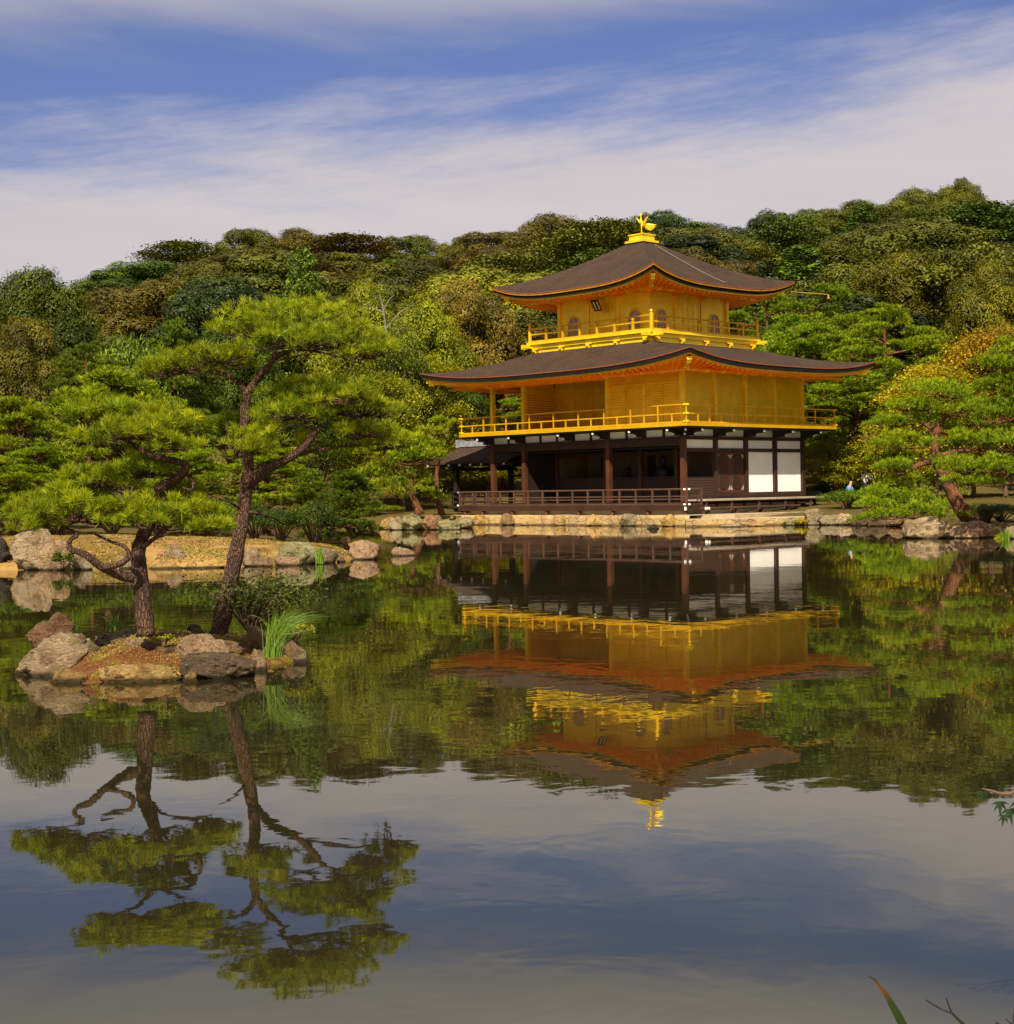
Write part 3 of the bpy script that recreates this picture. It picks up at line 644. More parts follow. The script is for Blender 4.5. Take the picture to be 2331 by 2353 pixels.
# name tablet under the upper eave: two pale columns of lettering on a dark board
ta = Vector((CX+.05, CYb-3.35, 10.08)); tb = Vector((CX+.05, CYb-3.05, 9.62)); dn = (tb-ta).normalized(); nrm_ = dn.cross(Vector((1, 0, 0))); nrm_ = nrm_ if nrm_.y < 0 else -nrm_
tp = part(MB().bar(ta, tb, .50, .06, nrm_), 'name_tablet', TABLET)
m = MB()
for dx in (-.1, .1): m.bar(ta+dn*.07+nrm_*.035+Vector((dx, 0, 0)), tb-dn*.07+nrm_*.035+Vector((dx, 0, 0)), .055, .012, nrm_)
m.build('lettering', TABLET_PALE, tp)
m = MB()
for dx in (-.27, .27): m.bar(ta+Vector((dx, 0, 0)), tb+Vector((dx, 0, 0)), .05, .09, nrm_)
m.bar(tb+Vector((-.3, 0, 0)), tb+Vector((.3, 0, 0)), .05, .09)
m.build('tablet_frame', GOLD_DEEP, tp)
# phoenix on the ridge
part(sq(MB(), .60, 12.84, 12.95), 'ridge_collar', EAVE_BLACK)
ph = part(sq(sq(sq(MB(), .56, 12.952, 13.06), .42, 13.062, 13.30), .46, 13.302, 13.36), 'phoenix_finial', GOLD); ph['label'] = 'gilded phoenix with raised wings on a square pedestal'
fx = Vector((CX, CYb, 13.36))
# bird faces left along the picture: local axis t = direction seen as right in the photo
t_ = Vector((math.cos(YAW), math.sin(YAW), 0)); w_ = Vector((-t_.y, t_.x, 0)); Z = Vector((0, 0, 1))
def B(a, c, z): return fx+t_*a+w_*c+Z*z
def leafblade(mb, a, c_, w, n=6, th=.022):
    """long feather: a flat pointed blade with some thickness, lying in the plane of the picture's right and up"""
    a = Vector(a); c_ = Vector(c_); d = (c_-a).normalized(); sd_ = d.cross(w_).normalized(); vs = []
    for i in range(n+1):
        t = i/n; p = a+(c_-a)*t; k = w*(.35+.65*math.sin(math.pi*min(1, t*1.25+.12)*.8))*(1 if t < .75 else max(.08, (1-t)/.25))
        vs += [p+sd_*k*.5, p+w_*th*.5, p-sd_*k*.5, p-w_*th*.5]
    return mb.add(vs, [(i*4+q, i*4+(q+1) % 4, (i+1)*4+(q+1) % 4, (i+1)*4+q) for i in range(n) for q in range(4)]+[(3, 2, 1, 0), (n*4, n*4+1, n*4+2, n*4+3)])
m = MB().lathe(fx, [(.11, 0), (.09, .03), (.045, .07)], 10)
for c in (-.04, .04): m.tube([B(-.01+c*.4, c, .04), B(.0+c*.4, c, .24), B(-.01, c, .38), B(.01, c, .47)], [.020, .018, .028, .045], 6)
m.tube([B(.08, 0, .43), B(.05, 0, .48), B(.01, 0, .55), B(-.02, 0, .63), B(-.035, 0, .71), B(-.03, 0, .79), B(-.025, 0, .86), B(-.04, 0, .91), B(-.08, 0, .92), B(-.125, 0, .905)], [.03, .075, .085, .070, .045, .034, .032, .046, .034, .006], 8)
m.tube([B(-.03, 0, .93), B(.02, 0, .97), B(.05, 0, .945), B(.045, 0, .91)], [.018, .022, .015, .006], 6).tube([B(-.06, 0, .94), B(-.055, 0, 1.0), B(-.02, 0, 1.02)], [.014, .016, .006], 6)
m.build('bird_body', GOLD, ph, True)
m = MB()
for k in range(5): leafblade(m, B(.05+.012*k, -.06, .55-.025*k), B(.34-.015*k-.02*k, -.18, .90-.075*k), .065)
m.build('wing', GOLD_DEEP, ph)
m = MB()
for k in range(4): leafblade(m, B(-.04, .05, .60-.02*k), B(-.25+.03*k, .16, .84-.06*k), .055)
m.build('wing', GOLD, ph)
m = MB()
for k in range(8):
    f = k/7; e_ = B(.70-.34*f**1.3, .02*(k-3.5), .44-.24*math.sin(f*1.9)); leafblade(m, B(.08, .008*(k-3.5), .47), e_, .085)
m.build('tail', GOLD, ph)
# small open porch on the pond side
def porch_pt(u, v, side, lift=0): return None
RX0, RX1, RY, EY, ZR, ZE = -17.9, -11.9, 3.5, 2.3, 3.86, 3.0
m = MB(); n = 10; vs = []
for j in range(-n, n+1):
    v = abs(j)/n; y = RY+(j/n)*EY; z = ZR-(ZR-ZE)*(v**.82)
    ext = .25*v*v
    for x in (RX0-ext, RX0+.5, RX0+2, RX0+4, RX1): vs.append((x, y, z+(.06 if x < RX0 else 0)*v))
k = 5; nn = 2*n+1
m.add(vs, [(j*k+i+1, j*k+i, (j+1)*k+i, (j+1)*k+i+1) for j in range(nn-1) for i in range(k-1)])
vb = [(x, y, z-.10) for x, y, z in vs]; m.add(vb, [(j*k+i, j*k+i+1, (j+1)*k+i+1, (j+1)*k+i) for j in range(nn-1) for i in range(k-1)])
a = [i for i in range(k)]; m.add([vs[i] for i in a]+[vb[i] for i in a], [(i+1, i, k+i, k+i+1) for i in range(k-1)]); a = [(nn-1)*k+i for i in range(k)]; m.add([vs[i] for i in a]+[vb[i] for i in a], [(i, i+1, k+i+1, k+i) for i in range(k-1)])
a = [j*k for j in range(nn)]; m.add([vs[i] for i in a]+[vb[i] for i in a], [(i, i+1, nn+i+1, nn+i) for i in range(nn-1)])
pr = part(m, 'porch_roof', SHINGLE, None, False)
m = MB().box(RX0-.05, RX1, RY-.16, RY+.16, ZR-.03, ZR+.08).box(RX0+.1, RX1-1.0, RY-.11, RY+.11, ZR+.082, ZR+.27).box(RX0-.12, RX0+.1, RY-.2, RY+.2, ZR-.06, ZR+.34)
m.build('ridge_tile', TILE_GREY, pr)
m = MB()
for i in range(8):
    x = RX0+.1+i*.8; m.box(x-.03, x+.03, RY-EY-.06, RY-EY+.02, ZE-.2, ZE-.11)
m.build('rafter_cap', CAP, pr)
for x, y in ((-16.1, 1.6), (-16.1, 5.4), (-12.0, 5.4)): part(MB().box(x-.11, x+.11, y-.11, y+.11, -.6 if x < -13 else .6, 3.05 if y > 0 else 3), 'porch_post', WOOD_BLACK)
part(MB().bar((-17.6, 1.6, 2.86), (-11.9, 1.6, 2.86), .16, .2).bar((-16.1, 1.2, 2.66), (-16.1, 5.8, 2.66), .14, .18).bar((-17.6, 5.4, 2.86), (-11.9, 5.4, 2.86), .16, .2).bar((-16.1, 5.4, 2.3), (-11.9, 5.4, 2.3), .1, .12), 'porch_beam', WOOD_BLACK)
part(MB().box(-16.4, -12.95, 1.3, 5.7, .68, .82), 'porch_floor', WOOD_BLACK)
m = MB()
for z in (1.5, 1.25, .98): m.bar((-16.2, 5.6, z), (-12.9, 5.6, z), .06, .06); m.bar((-16.2, 5.6, z), (-16.2, 1.3, z), .06, .06); m.bar((-16.2, 1.4, z), (-12.9, 1.4, z), .06, .06)
for i in range(5): m.box(-16.2+i*.8-.03, -16.2+i*.8+.03, 5.57, 5.63, .82, 1.5); m.box(-16.2+i*.8-.03, -16.2+i*.8+.03, 1.37, 1.43, .82, 1.5)
part(m, 'porch_railing', WOOD_BLACK)
# seated figures inside the hall
def seated(name, x, y, s, label):
    r = empty(name, bw(x, y, .93), -YAW)
    MB().lathe((0, 0, 0), [(.62*s, 0), (.60*s, .35*s), (.52*s, .42*s)], 16).build('plinth', STATUE, r)
    m = MB().lathe((0, 0, .42*s), [(.50*s, 0), (.52*s, .10*s), (.44*s, .22*s), (.30*s, .34*s), (.31*s, .52*s), (.33*s, .66*s), (.26*s, .76*s), (.10*s, .82*s), (.09*s, .87*s), (.135*s, .94*s), (.15*s, 1.03*s), (.12*s, 1.13*s), (.05*s, 1.18*s), (.01, 1.2*s)], 18)
    m.build('figure', STATUE, r, True)
    tag(r, label, 'statue')
seated('seated_statue', -2.85*b, 1.55*b, 1.0, 'smaller dark seated statue in the open ground floor hall')
seated('seated_statue', -1.85*b, 1.55*b, 1.3, 'larger dark seated statue near the corner of the ground floor hall')
# embankment in front, and the quay to the right
em = empty('stone_embankment', bw(0, 0, 0), -YAW)
tag(em, 'ochre stone embankment wall under the long front deck of the pavilion', 'wall')
def lump(x0, x1, y0, y1, z0, z1, seed, nx=60):
    m = MB(); rr = random.Random(seed); nz = 8
    ph_ = [rr.uniform(0, 9) for _ in range(6)]
    vs = []
    for j in range(nz+3):
        for i in range(nx+1):
            x = x0+(x1-x0)*i/nx
            if j <= nz: z = z0+(z1-z0)*j/nz; y = y0+.05*noise.noise((x*1.1, z*2.5, seed))+.05*noise.noise((x*3.3, z*4, seed+4))-.10*(1-j/nz)
            else: z = z1+.02*noise.noise((x*2, j, seed)); y = y0+(y1-y0)*(j-nz)/2
            vs.append((x, y, z+(.05*noise.noise((x*.8, 1, seed)) if j >= nz else 0)))
    m.add(vs, [(j*(nx+1)+i, j*(nx+1)+i+1, (j+1)*(nx+1)+i+1, (j+1)*(nx+1)+i) for j in range(nz+2) for i in range(nx)])
    return m
lump(XL-1.3, 2.2, -2.35, -.4, -.5, .42, 7, 160).build('wall_face', MASONRY, em, True)
qv = [bw(2.1, -2.35), Vector((7.05, 60.7, 0)), Vector((9.5, 61.1, 0)), Vector((12.1, 61.6, 0)), Vector((13.4, 60.9, 0)), Vector((15.5, 63.5, 0)), Vector((16.5, 72, 0)), bw(.8, 4*b+2), bw(.8, -.6)]
qd = MB().prism(qv, lambda p: (p.x, p.y, -.6), lambda p: (p.x, p.y, .30)).mesh('sandy_stone_quay', QUAY)
qo = link('stone_quay', qd); tag(qo, 'flat sandy stone quay jutting right of the pavilion corner', 'quay')
MB().prism([bw(1.95, -1.6), bw(3.4, -1.0), bw(2.7, 9.5), bw(.8, 9.5), bw(.8, -1.6)], lambda p: (p.x, p.y, .2), lambda p: (p.x, p.y, .44)).build('upper_slab', QUAY, qo)
qf = MB()
for (p, q) in zip(qv[0:4], qv[1:5]):
    d = (q-p); n_ = Vector((d.y, -d.x, 0)).normalized()
    qf.add([(p+n_*.06)+Vector((0, 0, -.5)), (q+n_*.06)+Vector((0, 0, -.5)), (q+n_*.02)+Vector((0, 0, .285)), (p+n_*.02)+Vector((0, 0, .285))], [(0, 1, 2, 3)])
qf.build('quay_face', MASONRY, qo)
# ------------------------------------------------------------------ foliage
class FM:
    """fast mesh: leaf quads, needle triangles and bark tubes in one mesh, with a per-leaf tint"""
    def __init__(s): s.V = []; s.I = []; s.S = []; s.M = []; s.T = []; s.k = 0
    def _add(s, v, idx, n, mat, tint):
        s.V.append(v); s.I.append(idx+s.k); s.S.append(np.full(len(idx)//n, n)); s.M.append(np.full(len(idx)//n, mat)); s.T.append(tint); s.k += len(v)
    def leaves(s, pos, nrm, length, width, tint, rng, mat=0):
        n = len(pos); a = rng.normal(size=(n, 3)); nrm = nrm/np.maximum(1e-6, np.linalg.norm(nrm, axis=1))[:, None]
        t = np.cross(nrm, a); t /= np.maximum(1e-6, np.linalg.norm(t, axis=1))[:, None]; w = np.cross(nrm, t)
        l = np.broadcast_to(np.asarray(length), (n,))[:, None]*.5; ww = np.broadcast_to(np.asarray(width), (n,))[:, None]*.5
        v = np.stack([pos-t*l, pos+w*ww+t*l*.1, pos+t*l, pos-w*ww+t*l*.1], 1).reshape(-1, 3)
        s._add(v, np.arange(4*n), 4, mat, np.repeat(tint, 4)); return s
    def needles(s, base, dirs, length, width, tint, rng, mat=0):
        n = len(base); a = rng.normal(size=(n, 3)); w = np.cross(dirs, a); w /= np.maximum(1e-6, np.linalg.norm(w, axis=1))[:, None]
        l = np.broadcast_to(np.asarray(length), (n,))[:, None]; ww = np.broadcast_to(np.asarray(width), (n,))[:, None]*.5
        v = np.stack([base-w*ww*.6, base+w*ww*.6, base+dirs*l*.6+w*ww, base+dirs*l, base+dirs*l*.6-w*ww], 1).reshape(-1, 3)
        s._add(v, np.arange(5*n), 5, mat, np.repeat(tint, 5)); return s
    def tube(s, pts, rad, n=6, mat=1, jit=0.0, rng=None):
        m = MB().tube(pts, rad, n, jit, rng); q = [f for f in m.f if len(f) == 4]
        s._add(np.array(m.v), np.array(q).ravel(), 4, mat, np.full(len(m.v), .5)); return s
    def mesh(s, name, mats):
        me = bpy.data.meshes.new(name); V = np.concatenate(s.V); I = np.concatenate(s.I); S_ = np.concatenate(s.S)
        me.vertices.add(len(V)); me.vertices.foreach_set('co', V.ravel()); me.loops.add(len(I)); me.loops.foreach_set('vertex_index', I.astype(np.int32))
        me.polygons.add(len(S_)); me.polygons.foreach_set('loop_start', np.concatenate([[0], np.cumsum(S_)[:-1]]).astype(np.int32))
        for m in mats: me.materials.append(m)
        me.polygons.foreach_set('material_index', np.concatenate(s.M).astype(np.int32))
        me.attributes.new('tint', 'FLOAT', 'POINT').data.foreach_set('value', np.concatenate(s.T).astype(np.float32))
        me.update(calc_edges=True); return me
def unit(n, rng):
    d = rng.normal(size=(n, 3)); return d/np.linalg.norm(d, axis=1)[:, None]
def puff(fm, c, r, n, leaf, rng, flat=.8, spread=.55, asp=.6, tv=.28, jit=.42):
    d = unit(n, rng); d[:, 2] = np.where(d[:, 2] < -.6, -d[:, 2], d[:, 2])
    rad = r*(1.04-jit+jit*rng.random(n))*(1+.22*np.sin(d[:, 0]*5+c[0]*3)*np.cos(d[:, 1]*5+c[2]*2))
    p = np.asarray(c)+d*rad[:, None]*np.array([1, 1, flat])
    nr = d*np.array([1, 1, 1.2])+rng.normal(size=(n, 3))*spread*.8+np.array([0, 0, .15])
    ti = np.clip(.45+.25*rng.normal()+tv*rng.normal(size=n), 0, 1)
    fm.leaves(p, nr, leaf*(.7+.6*rng.random(n)), leaf*asp*(.7+.6*rng.random(n)), ti, rng)
def broadleaf(seed, H=10., Rr=4., npuff=46, nleaf=150, leaf=.34, bark=True, low=.2, sp=.55, tv=.28, jit=.42):
    rng = np.random.default_rng(seed); crown = FM(); trunk = FM(); rz = H*(1-low)/2; cz = H*low+rz
    d = unit(npuff, rng); d[:, 2] = np.abs(d[:, 2])*1.25-.34
    for i in range(npuff):
        k = .66+.32*rng.random(); c = np.array([d[i, 0]*Rr*k, d[i, 1]*Rr*k, cz+d[i, 2]*rz*.80])
        puff(crown, c, Rr*(.19+.16*rng.random()), nleaf, leaf, rng, .72, sp, tv=tv, jit=jit)
        if i % 3 == 0: trunk.tube(cr_path([(0, 0, H*.18), (c[0]*.35, c[1]*.35, H*.18+(c[2]-H*.18)*.55), tuple(c)], 3), list(np.linspace(.11, .03, 7)*H/10), 5, 0)
    q = unit(int(npuff*nleaf*.10), rng)*rng.random((int(npuff*nleaf*.10), 1))*np.array([Rr*.75, Rr*.75, rz*.75])+np.array([0, 0, cz])
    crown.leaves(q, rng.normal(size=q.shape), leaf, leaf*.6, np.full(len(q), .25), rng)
    trunk.tube([(0, 0, -.8), (.05*H*rng.normal()*.3, 0, H*.12), (0, .1, H*.2), (.1, 0, H*.55)], [.028*H, .022*H, .02*H, .01*H], 8, 0)
    return crown, trunk
def conifer(seed, H=12., Rr=2.6, leaf=.32):
    rng = np.random.default_rng(seed); crown = FM(); trunk = FM()
    for i in range(70):
        t = rng.random()**.8; z = H*(.12+.86*t); a = rng.random()*6.28; rr = Rr*(1-t)**.75*(.55+.5*rng.random())+.15
        puff(crown, (rr*math.cos(a)*.75, rr*math.sin(a)*.75, z), .35+.45*(1-t)+.2*rng.random(), 90, leaf, rng, .9, .6, .35)
    trunk.tube([(0, 0, -.8), (0, 0, H*.5), (0, 0, H*.97)], [.2, .13, .03], 7, 0)
    return crown, trunk
def layered(seed, H=7., Rr=3., leaf=.2, n=34, per=150):
    """maple: thin sprays of small leaves in tiers on thin forked stems"""
    rng = np.random.default_rng(seed); crown = FM(); trunk = FM()
    for i in range(n):
        t = rng.random(); z = H*(.28+.70*t); a = rng.random()*6.28; rr = Rr*math.sqrt(max(.05, 1-((t-.35)/.68)**2))*(.25+.75*rng.random()); c = np.array([rr*math.cos(a), rr*math.sin(a), z])
        s = Rr*(.22+.16*rng.random()); q = rng.normal(size=(per, 3))*np.array([s*.62, s*.62, s*.17]); q[:, 2] -= (q[:, 0]**2+q[:, 1]**2)*.22/s
        ti = np.clip(.5+.22*rng.normal()+.25*rng.normal(size=per), 0, 1)
        crown.leaves(c+q, rng.normal(size=(per, 3))*.55+np.array([0, -.2, .9]), leaf*(.7+.6*rng.random(per)), leaf*.7*(.7+.6*rng.random(per)), ti, rng)
        trunk.tube(cr_path([(0, 0, H*.12), (c[0]*.3, c[1]*.3, H*.12+(z-H*.12)*.6), tuple(c)], 3), list(np.linspace(.06, .012, 7)*H/7), 5, 0)
    trunk.tube([(0, 0, -.5), (.03, 0, H*.13)], [.02*H, .014*H], 7, 0)
    return crown, trunk
def needle_pad(fm, c, rx, ry, rz, rng, sub, tuft, blades, L_, wd, twig=None, trad=.012, droop=.18, sz=.34, star=.40):
    """a flat pad of pine foliage: small domes of upright needle tufts on a fan of twigs"""
    c = np.asarray(c, float)
    for i in range(sub):
        a = rng.random()*6.283; k = math.sqrt(rng.random())*(1.18 if (star > .45 and i % 5 == 0) else 1); o = np.array([math.cos(a)*k*rx*.86, math.sin(a)*k*ry*.86, rz*(.55*(1-k*k)-droop*k+.38*rng.normal())])
        r = sz*min(rx, ry*1.3)*(.7+.6*rng.random()); p0 = c+o
        d = unit(tuft, rng); d[:, 2] = np.abs(d[:, 2])*.9-.12; d /= np.linalg.norm(d, axis=1)[:, None]
        base = p0+d*np.array([r, r, max(r*.55, rz*.42)])*(.55+.5*rng.random((tuft, 1)))
        ax_ = d*.6+np.array([0, 0, .6])+rng.normal(size=(tuft, 3))*.34; dd = np.repeat(ax_/np.linalg.norm(ax_, axis=1)[:, None], blades, 0)+rng.normal(size=(tuft*blades, 3))*star; dd /= np.linalg.norm(dd, axis=1)[:, None]
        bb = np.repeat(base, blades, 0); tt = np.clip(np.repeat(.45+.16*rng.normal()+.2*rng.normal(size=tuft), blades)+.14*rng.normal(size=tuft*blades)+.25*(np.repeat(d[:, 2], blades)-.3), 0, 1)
        fm.needles(bb, dd, L_*(.7+.5*rng.random(len(bb))), wd, tt, rng)
        if twig is not None:
            q0 = c+np.array([0, 0, -rz*.55]); md = q0*.45+p0*.55+np.array([rng.normal()*.06*rx, rng.normal()*.06*rx, -rz*.30])
            twig.tube(cr_path([q0, md, p0-np.array([0, 0, r*.15])], 4), list(np.linspace(trad, trad*.3, 9)), 5, 0)
def garden_pine(seed, H=5., Rr=2.1, npad=12, tuft=26, blades=9, L_=.17, wd=.022):
    rng = np.random.default_rng(seed); crown = FM(); trunk = FM(); x = y = 0; path = []
    for i in range(6):
        t = i/5; path.append((x, y, H*.9*t-.2*(i == 0))); x += rng.normal()*.13*H/5; y += rng.normal()*.13*H/5
    pa = np.array(path); trunk.tube(cr_path(path, 4), list(np.linspace(.032*H, .008*H, 21)), 8, 0, .08, random.Random(seed))
    for i in range(npad):
        t = .32+.68*i/(npad-1); z = H*.93*t; o = np.array([np.interp(z, pa[:, 2], pa[:, 0]), np.interp(z, pa[:, 2], pa[:, 1])])
        a = i*2.4+rng.normal()*.4; out = Rr*(1.05-.75*t)*(.55+.3*rng.random()) if i < npad-2 else .15
        r = Rr*(.48-.20*t)*(.85+.4*rng.random()); c = np.array([o[0]+out*math.cos(a), o[1]+out*math.sin(a), z+.02*H])
        needle_pad(crown, c, r, r, .09*H*(.7+.4*rng.random()), rng, 11, tuft, blades, L_, wd, trunk, .02)
        trunk.tube(cr_path([(o[0], o[1], z-.06*H), ((o[0]+c[0])/2, (o[1]+c[1])/2, z-.05*H), (c[0], c[1], c[2]-.05*H)], 3), list(np.linspace(.016*H, .006*H, 7)), 6, 0)
    return crown, trunk
def tall_pine(seed, H=11., Rr=2.8):
    rng = np.random.default_rng(seed); crown = FM(); trunk = FM()
    p = [(0, 0, -.5), (.15, 0, H*.3), (.05*rng.normal()*4, .1, H*.6), (.1, 0, H*.97)]
    trunk.tube(cr_path(p, 5), list(np.linspace(.19, .05, 16)), 8, 0)
    for i in range(22):
        t = .36+.64*rng.random(); z = H*t; a = rng.random()*6.28; out = Rr*math.sqrt(max(.04, 1-((t-.55)/.5)**2))*(.3+.6*rng.random()); c = np.array([out*math.cos(a), out*math.sin(a), z])
        needle_pad(crown, c, 1.05, 1.05, .42, rng, 10, 26, 10, .21, .030, None, sz=.36)
        trunk.tube(cr_path([(0, 0, z-.5), (c[0]*.5, c[1]*.5, z-.25), (c[0], c[1], z-.15)], 3), list(np.linspace(.06, .02, 7)), 5, 0)
    return crown, trunk
def bush(seed, H=1.2, Rr=1., leaf=.05):
    rng = np.random.default_rng(seed); crown = FM(); trunk = FM()
    for i in range(22):
        d = unit(1, rng)[0]; c = np.array([d[0]*Rr*.6, d[1]*Rr*.6, H*.42+abs(d[2])*H*.28]); puff(crown, c, Rr*(.2+.16*rng.random()), 420, leaf, rng, .8, .6)
        trunk.tube([(0, 0, -.1), (c[0]*.5, c[1]*.5, H*.3), tuple(c)], [.025, .018, .008], 5, 0)
    return crown, trunk
PROTO = {}
def proto(kind, i, fn, leafmat, barkmat, merged=False):
    cr, tr = fn; H = max(v[:, 2].max() for v in cr.V); rad = np.percentile(np.abs(np.concatenate(cr.V)[:, 0]), 97)
    if merged:
        k = cr.k
        for v, I, S_, M_, T_ in zip(tr.V, tr.I, tr.S, tr.M, tr.T): cr.V.append(v); cr.I.append(I+k); cr.S.append(S_); cr.M.append(M_+1); cr.T.append(T_)
        PROTO[kind, i] = (cr.mesh(kind+'_tree', [leafmat, barkmat]), None, H, rad)
    else: PROTO[kind, i] = (cr.mesh(kind+'_crown', [leafmat]), tr.mesh(kind+'_trunk', [barkmat]), H, rad)
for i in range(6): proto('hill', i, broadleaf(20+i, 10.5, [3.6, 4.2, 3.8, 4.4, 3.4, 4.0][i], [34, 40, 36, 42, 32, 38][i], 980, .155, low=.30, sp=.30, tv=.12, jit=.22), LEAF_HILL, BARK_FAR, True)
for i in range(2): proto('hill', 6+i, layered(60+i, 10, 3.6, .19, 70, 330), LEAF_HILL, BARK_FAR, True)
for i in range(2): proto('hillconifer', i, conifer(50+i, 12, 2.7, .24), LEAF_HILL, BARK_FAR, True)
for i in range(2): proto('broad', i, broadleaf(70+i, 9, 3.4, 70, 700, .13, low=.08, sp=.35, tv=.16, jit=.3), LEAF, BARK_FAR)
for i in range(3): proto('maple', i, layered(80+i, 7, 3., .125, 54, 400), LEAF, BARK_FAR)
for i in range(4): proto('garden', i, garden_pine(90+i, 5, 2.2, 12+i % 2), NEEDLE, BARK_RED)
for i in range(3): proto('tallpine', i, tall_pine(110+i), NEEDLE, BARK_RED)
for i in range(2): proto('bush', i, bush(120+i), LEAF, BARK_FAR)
COL = dict(olive=(.084, .086, .003), brown=(.090, .066, .004), green=(.056, .085, .003), dark=(.026, .040, .004), lime=(.205, .215, .005), yellow=(.29, .25, .008), orange=(.31, .21, .012),
           pine=(.195, .275, .004), pinelime=(.215, .275, .004), bluegreen=(.12, .18, .012), deep=(.085, .135, .004))
def vary(c, r, k=.16): s = 1+r.uniform(-k, k); return (c[0]*s*(1+r.uniform(-.08, .08)), c[1]*s, c[2]*s, 1)
NAMES = dict(hill='broadleaf_tree', hillconifer='conifer_tree', broad='broadleaf_tree', maple='maple_tree', garden='garden_pine', tallpine='tall_pine', bush='shrub')
CATS = dict(hill='tree', hillconifer='tree', broad='tree', maple='maple', garden='pine tree', tallpine='pine tree', bush='shrub')
trng = random.Random(5)
def tree(kind, i, x, Y, H, width, col, label, group=None, z=None):
    cm, tm_, h0, r0 = PROTO[kind, i]; z0 = gz(x, Y) if z is None else z; sz = H/h0; sx_ = width/(2*r0)
    rz = trng.uniform(0, 6.28); c = vary(COL[col] if isinstance(col, str) else col, trng)
    if tm_ is None:
        o = link(NAMES[kind], cm, None, (x, Y, z0)); o.scale = (sx_, sx_, sz); o.rotation_euler = (0, 0, rz); o.color = c
    else:
        o = empty(NAMES[kind], (x, Y, z0), rz); o.scale = (sx_, sx_, sz); a = link('crown', cm, o); a.color = c; link('trunk', tm_, o)
    tag(o, label, CATS[kind], group); return o
def treed(kind, i, xD, ytop, Y, wD, col, label, group=None):
    """tree whose top and width were measured in the photograph, standing at distance Y"""
    p = atd(xD, ytop, Y); g0 = gz(p.x, Y); return tree(kind, i, p.x, Y, max(.6, p.z-g0), wD*KD/F*Y, col, label, group)
# wooded hill: every crown its own tree
HILLLAB = {('hill', 'olive'): 'olive green rounded broadleaf tree', ('hill', 'brown'): 'brownish olive broadleaf tree', ('hill', 'green'): 'mid green broadleaf tree', ('hill', 'dark'): 'dark green broadleaf tree', ('hill', 'lime'): 'yellow green broadleaf tree', ('hillconifer', 'deep'): 'deep green pointed conifer'}
HB = []
def hillcol(u, t):
    r = trng.random()
    if u < -.12: return ('brown' if r < .30 else 'olive' if r < .62 else 'green' if r < .86 else 'dark')
    if u < .02: return ('olive' if r < .35 else 'green' if r < .65 else 'brown' if r < .85 else 'lime')
    return ('olive' if r < .58 else 'brown' if r < .66 else 'green' if r < .88 else 'dark')
def hill_label(kind, c, x, Y):
    u = x/Y; row = 'on the skyline ridge' if Y > 150 else 'halfway up the wooded hill' if Y > 118 else 'low on the wooded hill'
    zone = 'behind the left pines' if u < -.13 else 'left of the pavilion' if u < -.02 else 'behind the pavilion' if u < .13 else 'right of the pavilion'
    return '%s %s %s' % (HILLLAB[kind, c], row, zone), '%s trees %s %s' % (c, row, zone)
Y = 102.0; rowi = 0
while Y < 158:
    sp_ = 7.8+.012*(Y-90); half = Y*.385+2; x = -half+(rowi % 2)*sp_*.5
    while x < half:
        xx = x+trng.uniform(-1.3, 1.3); yy = Y+trng.uniform(-1.8, 1.8); u = xx/yy; t = (Y-90)/70
        conif = trng.random() < .13; k = 'hillconifer' if conif else 'hill'; c = 'deep' if conif else hillcol(u, t)
        H = trng.uniform(8, 14.5); wd = trng.uniform(8.5, 13)*(.62 if conif else 1); lim = CH+(skyline(u)-CH)*yy/162-.3
        z0 = gz(xx, yy); H = min(H, max(5, lim-z0-trng.uniform(0, 2.5)))
        la, gr = hill_label(k, c, xx, yy); HB.append(tree(k, trng.randrange(2 if conif else 8), xx, yy, H, wd, c, la, gr)); x += sp_
    Y += 11.5; rowi += 1
xD = -60.
while xD < 1990:
    yy = 163+trng.uniform(-3, 3); xs_ = max(0, min(1913, xD)); p = atd(xD, np.interp(xs_, SKY_X, SKY_Y)-trng.uniform(-14, 8), yy); c = hillcol(p.x/yy, 1); z0 = gz(p.x, yy)
    la, gr = hill_label('hill', c, p.x, yy); wd = trng.uniform(5.5, 10.5); tree('hill', trng.randrange(8), p.x, yy, max(5, p.z-z0), wd, c, la, gr); xD += wd*F/KD/yy*.62
treed('hill', 1, 1808, 333, 160, 90, 'olive', 'highest tree on the ridge at the right, standing up against the sky')
# named trees between the hill and the pond
treed('broad', 0, 70, 500, 84, 200, 'green', 'large domed dark green tree against the sky at the far left', None)
treed('hill', 2, -20, 545, 88, 170, 'green', 'green tree cut by the left edge below the sky', None)
treed('hillconifer', 0, 572, 462, 97, 130, 'deep', 'tall deep green conifer above the top of the taller island pine', None)
treed('broad', 1, 40, 590, 74, 190, (.125, .115, .010), 'olive tree tinged orange at the left edge', None)
treed('bush', 0, 235, 610, 66, 150, 'bluegreen', 'soft bluish green young tree left of the island pines', 'bluish green young trees')
treed('tallpine', 0, 160, 640, 64, 150, 'bluegreen', 'feathery bluish green pine behind the smaller island pine', None)
treed('tallpine', 1, 330, 600, 68, 150, 'bluegreen', 'feathery bluish pine seen between the two island pines', None)
treed('broad', 0, 440, 600, 72, 160, 'green', 'green rounded tree behind the taller island pine', None)
treed('broad', 1, 690, 520, 89, 190, 'lime', 'yellow green tree around the pale bare limbs', None)
treed('broad', 0, 790, 560, 90, 170, 'lime', 'loose yellow green tree left of the upper roof', None)
treed('broad', 1, 880, 520, 94, 190, (.17, .135, .02), 'grey brown leaved tree left of the upper roof', None)
